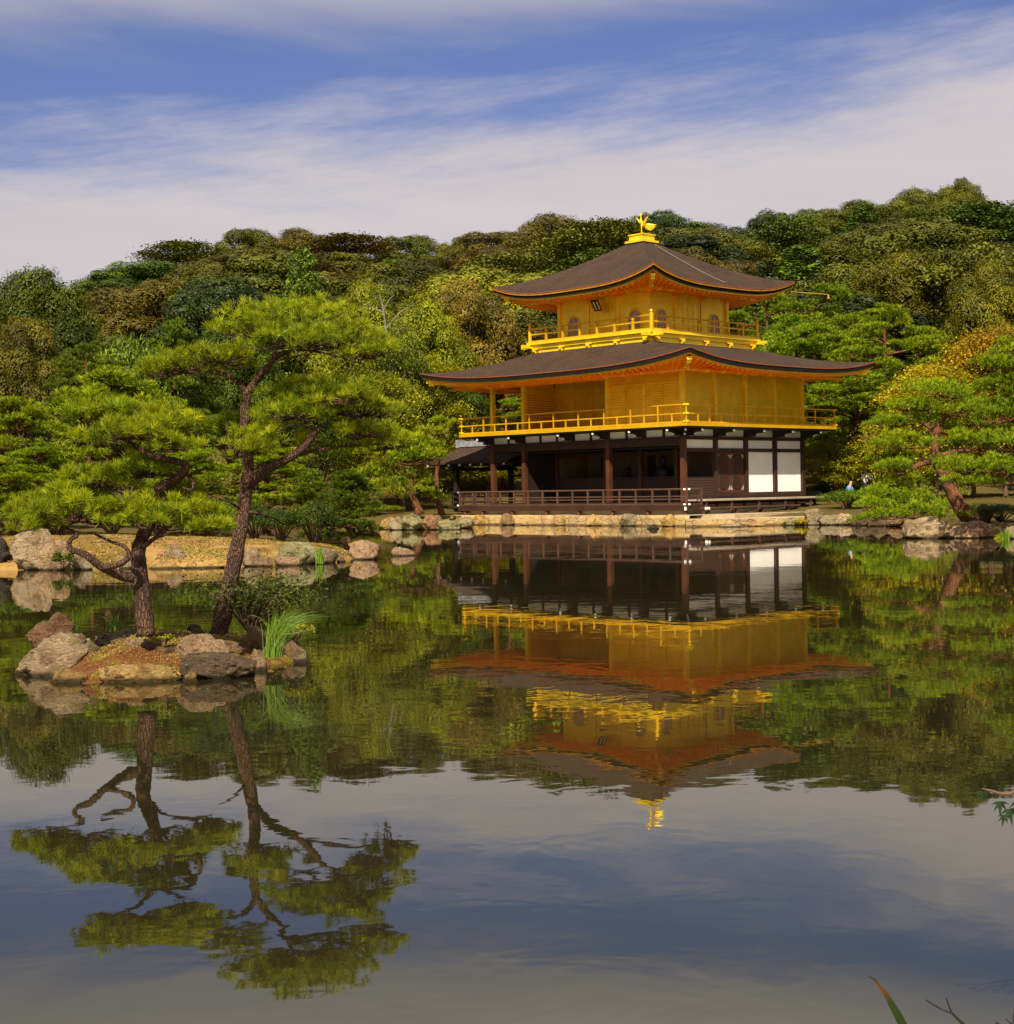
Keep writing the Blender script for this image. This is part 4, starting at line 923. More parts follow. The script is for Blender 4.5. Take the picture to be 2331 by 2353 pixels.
treed('maple', 1, 745, 590, 84, 120, (.15, .17, .007), 'yellow green foliage screening the pale bare limbs', None)
treed('maple', 0, 800, 655, 86, 190, 'lime', 'yellow green maple left of the lower roof tip', None)
treed('maple', 1, 690, 690, 80, 190, 'lime', 'bright yellow green maple right of the taller island pine', None)
treed('maple', 2, 600, 740, 78, 150, 'green', 'green maple behind the right hand pads of the taller island pine', None)
treed('broad', 1, 850, 700, 90, 150, 'green', 'leafy green tree below the lower roof tip at left', None)
treed('maple', 0, 760, 800, 79, 150, 'lime', 'low yellow green maple by the inlet', None)
treed('tallpine', 2, 950, 690, 90, 160, 'pine', 'green pine seen through the open gilded gallery', None)
treed('maple', 1, 920, 830, 88, 150, 'lime', 'light green maple seen under the porch roof', None)
treed('tallpine', 0, 1010, 740, 96, 150, 'deep', 'dark pine behind the west end of the pavilion', None)
for j, (a, t_, Yd, w, c, la) in enumerate(((60, 745, 46, 230, 'pine', 'layered green pine at the left edge behind the sandy shore'), (185, 683, 50, 250, 'pine', 'layered pine with reddish boughs above the smaller island pine'),
        (110, 830, 42, 200, 'pine', 'low layered pine on the sandy shore behind the smaller island pine'), (300, 735, 48, 200, 'pine', 'layered pine between the two island pine crowns'),
        (360, 850, 44, 190, 'pinelime', 'yellowish layered pine behind the leaning trunk'), (505, 830, 46, 210, 'pine', 'layered pine behind the lower boughs of the taller island pine'),
        (-10, 850, 41, 190, 'pine', 'dense pine cut by the left edge of the view'), (590, 880, 44, 130, 'deep', 'small dark pine near the end of the sandy shore'))):
    treed('garden', j % 4, a, t_, Yd, w, c, la, 'layered pines behind the sandy shore')
for j, (a, t_, Yd, w, c, la) in enumerate(((20, 945, 40.5, 110, 'deep', 'low dark shrub at the left edge above the sand'), (110, 955, 41, 110, 'green', 'low green shrub behind the tall lichened slab'), (210, 945, 42, 120, 'deep', 'low dark shrub between the two island pine trunks, left one'), (300, 950, 41.5, 110, 'green', 'low green shrub between the two island pine trunks, right one'), (395, 940, 42.5, 120, 'deep', 'low dark shrub just left of the leaning island trunk'), (480, 945, 41, 110, 'green', 'low green shrub just right of the leaning island trunk'))):
    treed('bush', j % 2, a, t_, Yd, w, c, la, 'low shrubs along the back of the sandy shore')
treed('garden', 1, 650, 882, 42, 150, 'deep', 'small deep green pine on the tip of the sandy shore')
treed('bush', 0, 590, 940, 39.5, 90, 'green', 'round green shrub beside the tip of the sandy shore')
treed('bush', 0, 530, 955, 39, 90, 'green', 'low green shrub behind the shore boulders')
treed('bush', 1, 700, 950, 77, 110, 'lime', 'yellow green shrub at the head of the inlet')
treed('bush', 0, 640, 940, 78, 120, 'deep', 'dark shrub at the head of the inlet')
treed('maple', 2, 560, 900, 60, 70, 'orange', 'small orange tinted bush behind the sandy shore')
# right of the pavilion
for j, (a, t_, Yd, w, la) in enumerate(((1450, 545, 98, 170, 'bright green pine touching the upper roof tip'), (1540, 532, 100, 160, 'bright green pine left of the red trunked pine'), (1605, 590, 96, 150, 'leafy green pine below the dark gap in the wood'),
        (1670, 570, 90, 170, 'tall green pine with a bare red trunk right of the lower roof'), (1560, 690, 88, 130, 'green pine just right of the lower roof tip'), (1480, 640, 92, 150, 'green pine above the lower roof at right'), (1690, 720, 80, 130, 'mid height green pine before the red trunked pine'), (1500, 585, 88, 150, 'round topped green pine above the lower roof at right'), (1610, 650, 84, 150, 'full green pine between the lower roof tip and the yellow maple'), (1740, 610, 92, 140, 'green pine at the foot of the dark gap in the wood'))):
    treed('tallpine', j % 3, a, t_, Yd-8, w*1.12, (.19, .27, .006), la, 'loose green pines right of the pavilion')
treed('maple', 0, 1765, 672, 70, 220, 'yellow', 'broad yellow maple right of the red trunked pine')
treed('maple', 2, 1835, 635, 72, 200, (.27, .22, .010), 'golden maple between the yellow and the orange maple')
treed('maple', 1, 1895, 598, 70, 190, 'orange', 'orange tinted maple at the right edge')
treed('maple', 2, 1710, 760, 70, 160, (.24, .24, .008), 'yellow green maple behind the leaning pine')
treed('maple', 1, 1575, 725, 88, 70, 'yellow', 'rusty yellow maple seen below the lower roof tip')
treed('maple', 0, 1565, 830, 80, 150, (.16, .15, .007), 'olive maple beside the white panels')
treed('maple', 2, 1650, 830, 78, 130, 'lime', 'green maple behind the white panels at right')
treed('broad', 0, 1700, 470, 104, 200, (.125, .125, .006), 'very large olive tree on the slope at right')
treed('broad', 1, 1865, 485, 98, 170, (.14, .135, .007), 'large olive domed tree near the right edge')
treed('maple', 1, 1578, 822, 73.5, 120, 'lime', 'low yellow green maple close behind the end of the bench')
treed('bush', 0, 1575, 908, 77, 90, 'deep', 'dark shrub behind the end of the bench')
treed('bush', 1, 1598, 921, 66.5, 100, 'deep', 'low shrub in front of the crouching visitor')
treed('bush', 1, 1890, 985, 47, 90, 'green', 'low green mound shrub beside the standing stone')
treed('bush', 0, 1845, 970, 52, 70, 'green', 'small green shrub at the foot of the leaning pine')
treed('bush', 1, 1905, 1000, 43.2, 60, 'lime', 'bright green shrub at the water edge far right')
# more of the garden to either side of the view
for kd, i_, x_, y_, h_, w_, c_, la in (('garden', 0, 22, 50, 5, 5.5, 'pine', 'round layered pine beyond the right edge of the view, nearest one'), ('garden', 1, 27, 60, 6, 6, 'pine', 'round layered pine beyond the right edge of the view, farther one'), ('maple', 0, 24, 72, 8, 9, 'lime', 'green maple beyond the right edge of the view'),
        ('broad', 0, 31, 84, 10, 10, 'green', 'green broad tree beyond the right edge of the view'), ('tallpine', 1, 33, 70, 9, 6, 'pine', 'tall pine beyond the right edge of the view'), ('garden', 2, -19, 42, 4.5, 6, 'pine', 'layered pine beyond the left edge of the view, nearest one'),
        ('garden', 3, -23, 50, 5.5, 6, 'pine', 'layered pine beyond the left edge of the view, farther one'), ('broad', 1, -34, 82, 11, 10, 'green', 'green broad tree beyond the left edge of the view'), ('tallpine', 0, -27, 64, 8, 6, 'pine', 'tall pine beyond the left edge of the view')):
    tree(kd, i_, x_, y_, h_, w_, c_, la)
# ------------------------------------------------------------------ pines drawn limb by limb
def drawn_pine(name, Y, limbs, pads, label, col, bark, seed, base=None, den=(14, 26, 16), nl=.088, nw=.0042, twr=.010, depth=.75, group=None, sz=.34, star=.40):
    """limbs: ([(x, y, dY)...], r0, r1) ; pads: (x, y, rx, ry, dY)"""
    rng = np.random.default_rng(seed); rr = random.Random(seed); bx, by, bd = limbs[0][0][0]
    p0 = atd(bx, by, Y+bd); root = empty(name, p0); px = KD/F*Y; tag(root, label, 'pine tree', group); first = True
    for pts, r0, r1 in limbs:
        P = cr_path([tuple(atd(a, b_, Y+d)-p0) for a, b_, d in pts], 6); n = len(P); m = MB()
        m.tube(P, [(r0+(r1-r0)*(i/(n-1))**.8)*(1+.05*math.sin(i*1.7+seed)) for i in range(n)], 12 if r0 > .03 else 7, .07, rr)
        m.build('trunk' if first else 'branch', bark, root, True); first = False
    for (a, b_, rx, ry, d) in pads:
        fm = FM(); tw = FM(); c = np.array(atd(a, b_, Y+d)-p0)
        needle_pad(fm, c, rx*px, rx*px*depth, ry*px, rng, max(5, int(den[0]*rx/70)), den[1], den[2], nl, nw, tw, twr, .18, sz, star)
        f = link('foliage_pad', fm.mesh('pine_pad', [NEEDLE]), root); f.color = vary(COL[col] if isinstance(col, str) else col, rr, .10)
        link('twig', tw.mesh('pine_twig', [bark]), f)
    return root
IY = 16.2
drawn_pine('island_pine', IY, [([(412, 1200, 0), (432, 1110, 0), (450, 1020, .02), (463, 940, .03), (468, 880, .02), (462, 800, .05), (466, 740, .05)], .100, .048),
        ([(466, 745, .05), (488, 712, .0), (508, 690, -.1), (520, 672, -.15), (548, 662, -.2)], .050, .022), ([(466, 742, .05), (440, 714, .1), (405, 702, .2), (365, 700, .2), (330, 704, .2)], .036, .010),
        ([(520, 674, -.12), (565, 660, 0), (620, 668, .1), (690, 688, .1)], .024, .006), ([(510, 690, -.1), (530, 640, .1), (560, 610, .2)], .024, .010),
        ([(470, 915, .02), (500, 888, -.1), (540, 868, -.2), (572, 845, -.25), (592, 820, -.25), (606, 805, -.2)], .060, .026), ([(560, 858, -.2), (620, 846, -.1), (700, 838, 0), (765, 842, .1)], .024, .006),
        ([(606, 806, -.2), (640, 780, -.1), (690, 792, 0), (742, 796, .1)], .022, .006), ([(463, 812, .05), (500, 786, .3), (540, 770, .3)], .020, .006), ([(600, 812, -.2), (560, 800, -.4), (520, 815, -.5)], .018, .006),
        ([(455, 960, 0), (428, 945, -.2), (395, 935, -.3)], .018, .004), ([(470, 966, 0), (510, 975, .2), (556, 1000, .3)], .018, .004), ([(462, 830, 0), (440, 842, .3), (414, 860, .4)], .012, .004)],
    [(560, 600, 150, 26, .1), (480, 622, 95, 24, -.25), (640, 640, 95, 24, .2), (560, 640, 110, 20, -.45), (345, 690, 95, 22, .15), (415, 672, 70, 20, -.15), (690, 665, 60, 18, .1), (300, 700, 45, 16, .3),
     (600, 742, 130, 24, .2), (690, 772, 90, 24, .1), (560, 775, 95, 22, -.25), (650, 745, 80, 20, -.45), (510, 825, 75, 20, -.2), (465, 845, 55, 16, -.4), (730, 835, 60, 20, .1), (690, 815, 60, 16, -.2), (445, 800, 40, 14, .4)],
    'taller two armed pine leaning right on the rocky islet', 'pinelime', BARK, 3, den=(25, 7, 24), sz=.17, star=.50)
drawn_pine('island_pine', 13.9, [([(276, 1200, 0), (270, 1140, 0), (264, 1080, 0), (262, 1035, .05), (278, 990, .1), (286, 950, .1), (306, 920, 0), (340, 898, 0), (350, 878, 0), (315, 866, 0), (282, 859, .1), (240, 832, .1), (194, 814, .1), (144, 802, .2)], .088, .010),
        ([(262, 1092, 0), (222, 1084, -.1), (190, 1068, -.2), (160, 1046, -.25), (134, 1036, -.25), (132, 1020, -.25), (146, 1008, -.2), (120, 996, -.1), (75, 990, 0)], .052, .008), ([(192, 1070, -.2), (226, 1064, -.3), (243, 1050, -.3), (236, 1032, -.3), (210, 1022, -.2), (180, 1008, -.1)], .036, .010),
        ([(262, 1040, .05), (300, 1012, -.1), (350, 1005, -.2), (390, 1012, -.2)], .026, .006), ([(345, 890, 0), (364, 906, -.1), (362, 924, -.1), (345, 920, -.1)], .022, .010), ([(282, 858, .1), (315, 842, .2), (350, 830, .3)], .016, .006), ([(286, 940, .1), (240, 935, .2), (200, 915, .3)], .016, .006)],
    [(215, 775, 90, 22, .1), (300, 795, 90, 22, 0), (165, 790, 50, 16, .1), (250, 815, 95, 20, -.3), (350, 815, 55, 18, .1), (335, 840, 50, 14, -.3),
     (270, 885, 85, 22, .3), (190, 905, 85, 20, .2), (120, 940, 95, 22, .2), (80, 965, 65, 18, .1), (150, 970, 95, 24, -.25), (75, 987, 50, 13, -.3), (255, 960, 80, 22, -.2), (290, 985, 70, 20, -.4), (370, 965, 60, 20, -.1), (385, 1000, 55, 15, -.3), (330, 930, 60, 18, .2)],
    'shorter crooked pine with a drooping left arm on the rocky islet', 'pinelime', BARK, 8, den=(23, 7, 24), sz=.17, star=.50)
drawn_pine('leaning_pine', 46, [([(1838, 985, 0), (1818, 965, 0), (1798, 930, 0), (1780, 890, 0), (1768, 865, 0), (1766, 830, 0), (1772, 800, 0)], .26, .13), ([(1770, 870, 0), (1742, 874, -.3), (1715, 888, -.5), (1690, 900, -.6)], .12, .04), ([(1770, 815, 0), (1745, 800, .3), (1715, 790, .4)], .09, .03), ([(1772, 805, 0), (1790, 775, -.2), (1800, 760, -.2)], .09, .03), ([(1774, 860, 0), (1820, 850, .3), (1860, 860, .4)], .09, .03)],
    [(1790, 742, 85, 13, .2), (1725, 768, 75, 13, .6), (1850, 768, 70, 13, .5), (1680, 800, 60, 12, .3), (1745, 798, 45, 10, .9), (1825, 802, 65, 12, .5), (1705, 838, 70, 13, -.3), (1835, 842, 62, 13, .6), (1682, 868, 45, 12, .1), (1708, 884, 58, 12, -.7), (1850, 880, 60, 13, .3), (1692, 910, 45, 12, -.5), (1730, 912, 40, 10, .5), (1812, 778, 50, 10, -.6)],
    'pine with a leaning bare trunk behind the two right boulders', 'pine', BARK_RED, 21, den=(12, 34, 12), nl=.13, nw=.013, twr=.02)
drawn_pine('edge_pine', 43, [([(1985, 985, 0), (1975, 900, 0), (1960, 800, 0), (1950, 720, 0)], .24, .12), ([(1960, 800, 0), (1920, 790, -.2), (1880, 800, -.3)], .09, .03), ([(1968, 850, 0), (1920, 870, -.3), (1870, 890, -.4)], .09, .03), ([(1952, 730, 0), (1920, 715, 0), (1890, 720, 0)], .08, .03)],
    [(1905, 690, 70, 18, 0), (1880, 735, 70, 18, .3), (1945, 715, 70, 18, -.3), (1880, 785, 75, 20, -.2), (1930, 770, 70, 18, .4), (1860, 825, 65, 18, .2), (1920, 840, 70, 20, -.5), (1850, 880, 85, 20, -.3), (1910, 900, 80, 20, -.6), (1825, 905, 55, 16, -.1), (1930, 660, 60, 18, .2)],
    'dense pine cut by the right edge of the view', 'pine', BARK_RED, 23, den=(12, 34, 12), nl=.13, nw=.013, twr=.02)
drawn_pine('shore_pine', 54, [([(1730, 985, 0), (1715, 972, 0), (1700, 962, 0)], .12, .08), ([(1702, 963, 0), (1670, 958, -.2), (1630, 965, -.4)], .08, .03), ([(1705, 962, 0), (1740, 950, .2), (1770, 948, .2)], .07, .03)],
    [(1645, 955, 55, 13, -.2), (1690, 940, 70, 15, .2), (1750, 945, 70, 15, .1), (1660, 972, 60, 12, -.7), (1720, 968, 75, 14, -.7), (1775, 965, 55, 14, -.3), (1700, 925, 60, 12, .6)],
    'low spreading pine hanging over the dark rocks right of the quay', 'pine', BARK_RED, 27, den=(12, 30, 10), nl=.14, nw=.017, twr=.02)
drawn_pine('slender_pine', 69, [([(793, 972, 0), (783, 945, 0), (777, 920, 0), (779, 890, 0)], .22, .09), ([(779, 900, 0), (755, 885, 0), (735, 880, 0)], .07, .03), ([(779, 898, 0), (800, 884, 0), (825, 880, 0)], .07, .03)],
    [(770, 838, 60, 16, 0), (730, 855, 60, 16, .3), (795, 852, 40, 14, -.3), (775, 868, 70, 15, -.6), (720, 895, 60, 16, 0), (735, 925, 65, 16, -.4), (800, 905, 35, 12, .3)],
    'slender red trunked pine on the rocks left of the porch', 'pinelime', BARK_RED, 31, den=(11, 20, 8), nl=.22, nw=.03, twr=.025)
drawn_pine('slender_pine', 71.5, [([(834, 972, 0), (827, 940, 0), (824, 900, 0), (830, 860, 0)], .17, .07), ([(829, 870, 0), (835, 840, 0), (842, 808, 0)], .06, .03)],
    [(822, 815, 42, 11, 0), (800, 835, 45, 12, .4), (808, 858, 35, 11, -.4), (806, 940, 45, 12, -.3), (845, 800, 30, 9, .2)],
    'second slender pine close beside the porch posts', 'pinelime', BARK_RED, 33, den=(11, 20, 8), nl=.22, nw=.03, twr=.025)
# pale bare limbs standing in the yellow green trees
bt = empty('bare_tree', atd(735, 800, 88)); p0 = atd(735, 800, 88); m = FM(); br = random.Random(4)
def limb(pts, r0, r1): m.tube(cr_path([tuple(atd(a, b_, 88-2.5)-p0) for a, b_ in pts], 4), list(np.linspace(r0, r1, (len(pts)-1)*4+1)), 6, 0)
for pts, r0, r1 in (([(735, 800), (733, 700), (728, 620), (722, 575), (716, 556)], .10, .03), ([(730, 640), (705, 620), (680, 605)], .05, .015), ([(729, 620), (755, 590), (780, 575)], .07, .02), ([(724, 590), (700, 580), (680, 582)], .05, .015), ([(731, 660), (700, 650), (690, 640)], .05, .02), ([(732, 690), (765, 670), (790, 665)], .05, .02), ([(733, 640), (700, 636), (672, 625)], .05, .015), ([(733, 700), (715, 730), (700, 735)], .05, .015), ([(724, 585), (735, 565), (745, 556)], .04, .012)): limb(pts, r0, r1)
link('trunk', m.mesh('bare_limbs', [BARK_PALE]), bt); tag(bt, 'pale bare limbed tree among yellow green foliage', 'tree')
# ------------------------------------------------------------------ rocky islet
def mat_islet():
    g = G('moss_and_needle_litter'); c = g.coord(); n = g.noise(c, 2.2, 5, .65, .5); f = g.noise(c, 26, 5, .75); m = g.noise(c, 6, 5)
    lit = g.mix(f, (.05, .02, .01), (.22, .085, .03)); moss = g.mix(f, (.07, .055, .008), (.24, .17, .02))
    col = g.mix(g.step(g.math('ADD', g.math('MULTIPLY', n, .6), g.math('MULTIPLY', m, .4)), .47, .56), lit, moss); col = g.mix(g.math('MULTIPLY', g.step(f, .42, .30), .7), col, (.03, .018, .01))
    return g.pbr(col, .95, 0, g.bump(g.math('ADD', f, n), .03), .1)
m = MB(); nr, na = 44, 110; vs = [(-3.22, 14.95, .25)]
for j in range(1, nr+1):
    for i in range(na):
        a = 2*math.pi*i/na; r = j/nr*1.12; k = 1+.10*math.sin(3*a+1)+.07*math.sin(5*a)
        x = -3.22+1.10*r*k*math.cos(a); y = 14.95+1.62*r*k*math.sin(a)
        z = (.30-.12*max(0, min(1, (y-14.2)/1.6)))*(1-min(1.3, r)**2.6)+.06*noise.noise((x*2.2, y*2.2, 1))+.04*noise.noise((x*6, y*6, 3))+.02*noise.noise((x*15, y*15, 5)); vs.append((x, y, z))
m.add(vs, [(0, 1+i, 1+(i+1) % na) for i in range(na)]+[(1+(j-1)*na+i, 1+j*na+i, 1+j*na+(i+1) % na, 1+(j-1)*na+(i+1) % na) for j in range(1, nr) for i in range(na)])
m.build('islet_ground', mat_islet(), None, True)['kind'] = 'structure'
rng = np.random.default_rng(12); gvs = np.array([p for p in vs if p[2] > .03]); ix = rng.integers(0, len(gvs), 42000); pp_ = gvs[ix]+rng.normal(size=(len(ix), 3))*np.array([.02, .02, .006])+np.array([0, 0, .008])
pt_ = np.array([noise.noise((p[0]*3.2, p[1]*3.2, 9)) for p in pp_]); keep = pt_ > -.38; pp_ = pp_[keep]; pt_ = pt_[keep]
fm = FM(); fm.leaves(pp_, rng.normal(size=pp_.shape)*.7+np.array([0, -.3, .6]), .022*(.5+rng.random(len(pp_))), .008, np.clip(.35+pt_*1.1+.22*rng.normal(size=len(pp_)), 0, 1), rng)
moss_me = fm
# ------------------------------------------------------------------ rocks
import bmesh
RC = dict(pale=(0.513, 0.370, 0.232), pink=(0.513, 0.330, 0.201), ochre=(0.620, 0.396, 0.146), orange=(0.620, 0.396, 0.122), grey=(0.392, 0.310, 0.189), green=(0.365, 0.330, 0.159), dark=(0.176, 0.119, 0.073), red=(0.365, 0.191, 0.104), brown=(0.378, 0.238, 0.122), black=(0.061, 0.050, 0.037))
def rock_mesh(seed, sharp=.7, sub=4, rough=1.0):
    rr = random.Random(seed); bm = bmesh.new(); bmesh.ops.create_icosphere(bm, subdivisions=sub, radius=1)
    pl = [(Vector((rr.gauss(0, 1), rr.gauss(0, 1), rr.gauss(0, .8))).normalized(), rr.uniform(.62, .92)) for _ in range(16)]
    for v in bm.verts:
        p = v.co.copy()
        for _ in range(2):
            for n_, d in pl:
                e = p.dot(n_)-d
                if e > 0: p -= n_*e*sharp
        o = Vector((seed*1.7, seed*.6, 2)); q = p*1.5+o
        k = .15*noise.noise(q)+.09*noise.noise(q*2.3)-.07*abs(noise.noise(q*3.1+o))+.06*rough*noise.noise(q*5)+.045*rough*noise.noise(q*11)+.03*noise.noise(q*21)-.03*abs(noise.noise(q*8+o))-.07*max(0, .2-abs(noise.noise(q*1.6+o)))/.2*rough
        v.co = p*(1+k)
    for ax in range(3):
        lo_ = min(v.co[ax] for v in bm.verts); hi2 = max(v.co[ax] for v in bm.verts)
        for v in bm.verts: v.co[ax] = -1+2*(v.co[ax]-lo_)/(hi2-lo_)
    me = bpy.data.meshes.new('rock'); bm.to_mesh(me); bm.free(); me.polygons.foreach_set('use_smooth', [True]*len(me.polygons)); me.materials.append(ROCK); return me
rkn = [0]
def rock(label, x0, x1, yt, Y, col, zb=-.15, thick=.8, sharp=.7, group=None, tilt=0.0, grain=None, cat='rock', under=None):
    """rock with its left, right and top edge measured in the photograph, front face near distance Y"""
    rkn[0] += 1; w = (x1-x0)*Y/F; Yc = Y+w*thick*.5*.6; a, c = at(x0, yt, Yc), at(x1, yt, Yc); zt = max(a.z, c.z) if False else (a.z+c.z)/2
    me = rock_mesh(rkn[0]*3+1, sharp, 5 if Y < 20 else 4)
    o = link('rock', me, None, ((a.x+c.x)/2, Yc, (zt+zb)/2)); o.scale = ((c.x-a.x)/2, w*thick/2, max(.03, (zt-zb)/2)); o.rotation_euler = (0, tilt, 0)
    r = random.Random(rkn[0]); k = 1+r.uniform(-.1, .1); cc = RC[col]; o.color = (cc[0]*k, cc[1]*k, cc[2]*k, 1); o['grain'] = (grain if grain else max(.7, min(7., 1.6/max(.2, w)*1.6)))
    return tag(o, label, cat, group)
k = KD
IG = 'rocks of the pine islet'
for (x0, x1, yt, Y_, c, zb, th, sh, la) in (
    (46, 142, 1155, 14.7, 'red', .0, .45, .9, 'upright flat topped brown slab at the left end of the islet'), (27, 186, 1192, 13.9, 'pale', -.15, .9, .75, 'big pale sloping rock at the left tip of the islet'),
    (178, 272, 1184, 14.7, 'grey', .1, .7, .8, 'flat grey rock left of the smaller island pine'), (86, 168, 1261, 13.35, 'ochre', -.15, .7, .6, 'small ochre rock at the front waterline of the islet'),
    (174, 344, 1251, 13.3, 'ochre', -.15, .45, .75, 'long low ochre rock along the front of the islet'), (324, 434, 1196, 13.75, 'pink', .0, .9, .55, 'domed pinkish rock with a pale lichen patch'),
    (336, 484, 1229, 13.45, 'dark', -.15, .6, .95, 'dark layered ledge at the front right of the islet'), (316, 400, 1176, 15.4, 'dark', -.05, .8, .7, 'dark low rock between the two island pines'),
    (456, 508, 1179, 14.7, 'brown', -.1, .7, .8, 'upright brown rock beside the tall grass clump'), (472, 504, 1224, 14.0, 'pink', -.15, .8, .7, 'small pinkish rock below the tall grass clump'),
    (526, 577, 1199, 14.9, 'brown', -.15, .8, .75, 'brown rock at the right tip of the islet'), (206, 250, 1204, 14.3, 'pink', .2, .8, .6, 'small pinkish stone on the moss'), (288, 350, 1217, 13.9, 'brown', .15, .8, .6, 'small half buried brown stone on the moss'),
    (552, 582, 1222, 14.6, 'grey', -.15, .8, .6, 'little grey stone at the water by the right tip of the islet'), (228, 300, 1203, 14.0, 'pale', .1, .7, .8, 'flattish pale rock half sunk in the moss left of centre'), (150, 192, 1208, 14.0, 'grey', .1, .8, .8, 'grey rock between the big sloping rock and the moss'), (400, 462, 1208, 14.4, 'brown', .05, .8, .8, 'brown rock at the foot of the leaning trunk'), (344, 374, 1266, 13.25, 'ochre', -.15, .8, .8, 'small ochre stone between the long ochre rock and the dark ledge'), (440, 482, 1252, 13.7, 'grey', -.15, .8, .7, 'small grey stone between the dark ledge and the grass')):
    rock(la, x0*k, x1*k, yt*k, Y_, c, zb, th, min(1.0, sh+.15), IG)
SG = 'rocks along the sandy shore'
for (x0, x1, yt, Y_, c, th, sh, la) in (
    (-40, 26, 1234, 34.2, 'black', .7, .8, 'dark rock cut by the left edge of the view'), (24, 132, 1211, 34.0, 'pale', .6, .95, 'tall lichened slab at the left of the sandy shore'),
    (80, 168, 1238, 33.7, 'pink', .6, .8, 'brown topped rock leaning on the tall lichened slab'), (162, 214, 1268, 33.6, 'grey', .7, .7, 'low grey rock right of the brown topped rock'),
    (270, 305, 1275, 33.9, 'pale', .7, .7, 'pale rock behind the trunk of the smaller island pine'), (370, 430, 1250, 34.8, 'pale', .7, .9, 'wedge shaped pale rock lying on the sand'),
    (340, 424, 1291, 33.6, 'ochre', .5, .7, 'low flat ochre rock at the waterline'), (420, 522, 1291, 33.6, 'ochre', .4, .8, 'long flat ochre rock at the waterline'),
    (552, 614, 1257, 34.0, 'pale', .8, .7, 'greenish white rock right of the leaning trunk'), (606, 628, 1280, 33.8, 'brown', .8, .7, 'small brown rock between two pale shore boulders'),
    (628, 734, 1244, 34.6, 'green', .8, .6, 'large rounded grey green boulder on the shore'), (630, 694, 1278, 34.0, 'pink', .6, .6, 'low pinkish rocks before the rounded boulder'),
    (724, 778, 1257, 35.0, 'grey', .8, .7, 'grey boulder right of the rounded boulder'), (774, 796, 1278, 35.4, 'brown', .8, .7, 'small brown stone near the tip of the shore')):
    rock(la, x0, x1, yt, Y_, c, -.15, th, sh, SG)
rock('angular pale boulder standing in the water off the sandy tip', 800, 873, 1240, 36.5, 'pink', -.2, .8, .85)
rock('lone low pinkish rock in the open water', 899, 956, 1256, 38.2, 'pink', -.2, .7, .6)
FG = 'rocks left of the porch'
for (x0, x1, yt, Y_, c, la) in ((877, 912, 1186, 64.5, 'ochre', 'ochre rock at the far left of the porch rocks'), (897, 934, 1185, 63.6, 'grey', 'veined grey rock left of the slender pine'), (928, 964, 1179, 63.0, 'green', 'pointed grey green rock under the slender pine'),
    (958, 982, 1190, 63.4, 'ochre', 'mossy yellow rock between the grey and red rocks'), (974, 1013, 1180, 62.8, 'red', 'reddish brown rock right of the slender pine'), (1010, 1054, 1192, 62.6, 'green', 'low pale green boulder beside the porch post'), (1050, 1084, 1187, 64.5, 'grey', 'grey rock at the left end of the embankment')):
    rock(la, x0-7, x1+7, yt+1, Y_, c, -.15, 1.1, .95, FG)
def wallY(px, off=-2.5):
    a, c = bw(-12, off), bw(1, off); u = ray(px, 1180)[0]/ray(px, 1180)[1]
    t = (u*a.y-a.x)/((c.x-a.x)-u*(c.y-a.y)); return a.y+t*(c.y-a.y)
EG = 'stones set in front of the embankment'
for (x0, x1, yt, c, sh, la) in ((1088, 1121, 1183, 'orange', .85, 'upright orange stone at the left of the embankment'), (1152, 1187, 1180, 'brown', .95, 'slanting grey brown stone against the embankment'), (1280, 1296, 1187, 'ochre', .7, 'narrow ochre stone below a deck post'),
    (1349, 1382, 1182, 'ochre', .6, 'rounded ochre stone in the middle of the embankment'), (1427, 1464, 1180, 'grey', .8, 'large upright grey stone in front of the embankment'), (1519, 1560, 1181, 'orange', .6, 'large orange stone at the right of the embankment'), (1200, 1232, 1201, 'ochre', .6, 'low ochre stone at the foot of the embankment')):
    rock(la, x0-4, x1+4, yt-1, wallY((x0+x1)/2, -2.6), c, -.15, .6, sh, EG)
rock('small dark rock in the water before the pavilion corner', 1485, 1516, 1204, 58.5, 'black', -.2, .8, .7)
QG = 'rocks along the quay'
for (x0, x1, yt, Y_, c, sh, la) in ((1656, 1698, 1201, 59.8, 'pale', .7, 'pale rock in the water before the quay'), (1723, 1758, 1197, 60.2, 'ochre', 1.0, 'squarish ochre rock against the quay'), (1800, 1850, 1189, 60.8, 'green', .6, 'mossy rock at the right end of the quay'),
    (1852, 1892, 1167, 60.6, 'grey', .6, 'tall rounded grey green rock beyond the quay'), (1886, 1928, 1181, 60.2, 'grey', .7, 'low grey rock right of the tall rounded rock'), (1918, 1964, 1178, 60.0, 'pale', .7, 'pale lumpy rock before the low spreading pine')):
    rock(la, x0-4, x1+4, yt+1, Y_, c, -.15, 1.0, .95, QG)
DG = 'dark rocks under the low spreading pine'
for (x0, x1, yt, Y_, c, la) in ((1956, 2000, 1181, 58.6, 'dark', 'dark rock at the left under the low spreading pine'), (1994, 2042, 1179, 57.6, 'dark', 'dark rock in the middle under the low spreading pine'), (2036, 2082, 1181, 56.8, 'brown', 'brown rock at the right under the low spreading pine')):
    rock(la, x0, x1, yt, Y_, c, -.15, .9, .8, DG)
rock('left pale lichened boulder of the right hand pair', 2077, 2186, 1186, 44.2, 'pale', -.2, .8, .65, tilt=0)
rock('right low brownish boulder of the right hand pair', 2166, 2304, 1196, 43.9, 'pink', -.2, .7, .6)
rock('dark standing stone at the foot of the leaning pine', 2241, 2283, 1158, 46.8, 'dark', .2, .7, .9)
rock('pale rock at the right edge by the water', 2308, 2350, 1206, 42.8, 'pale', -.2, .8, .6)
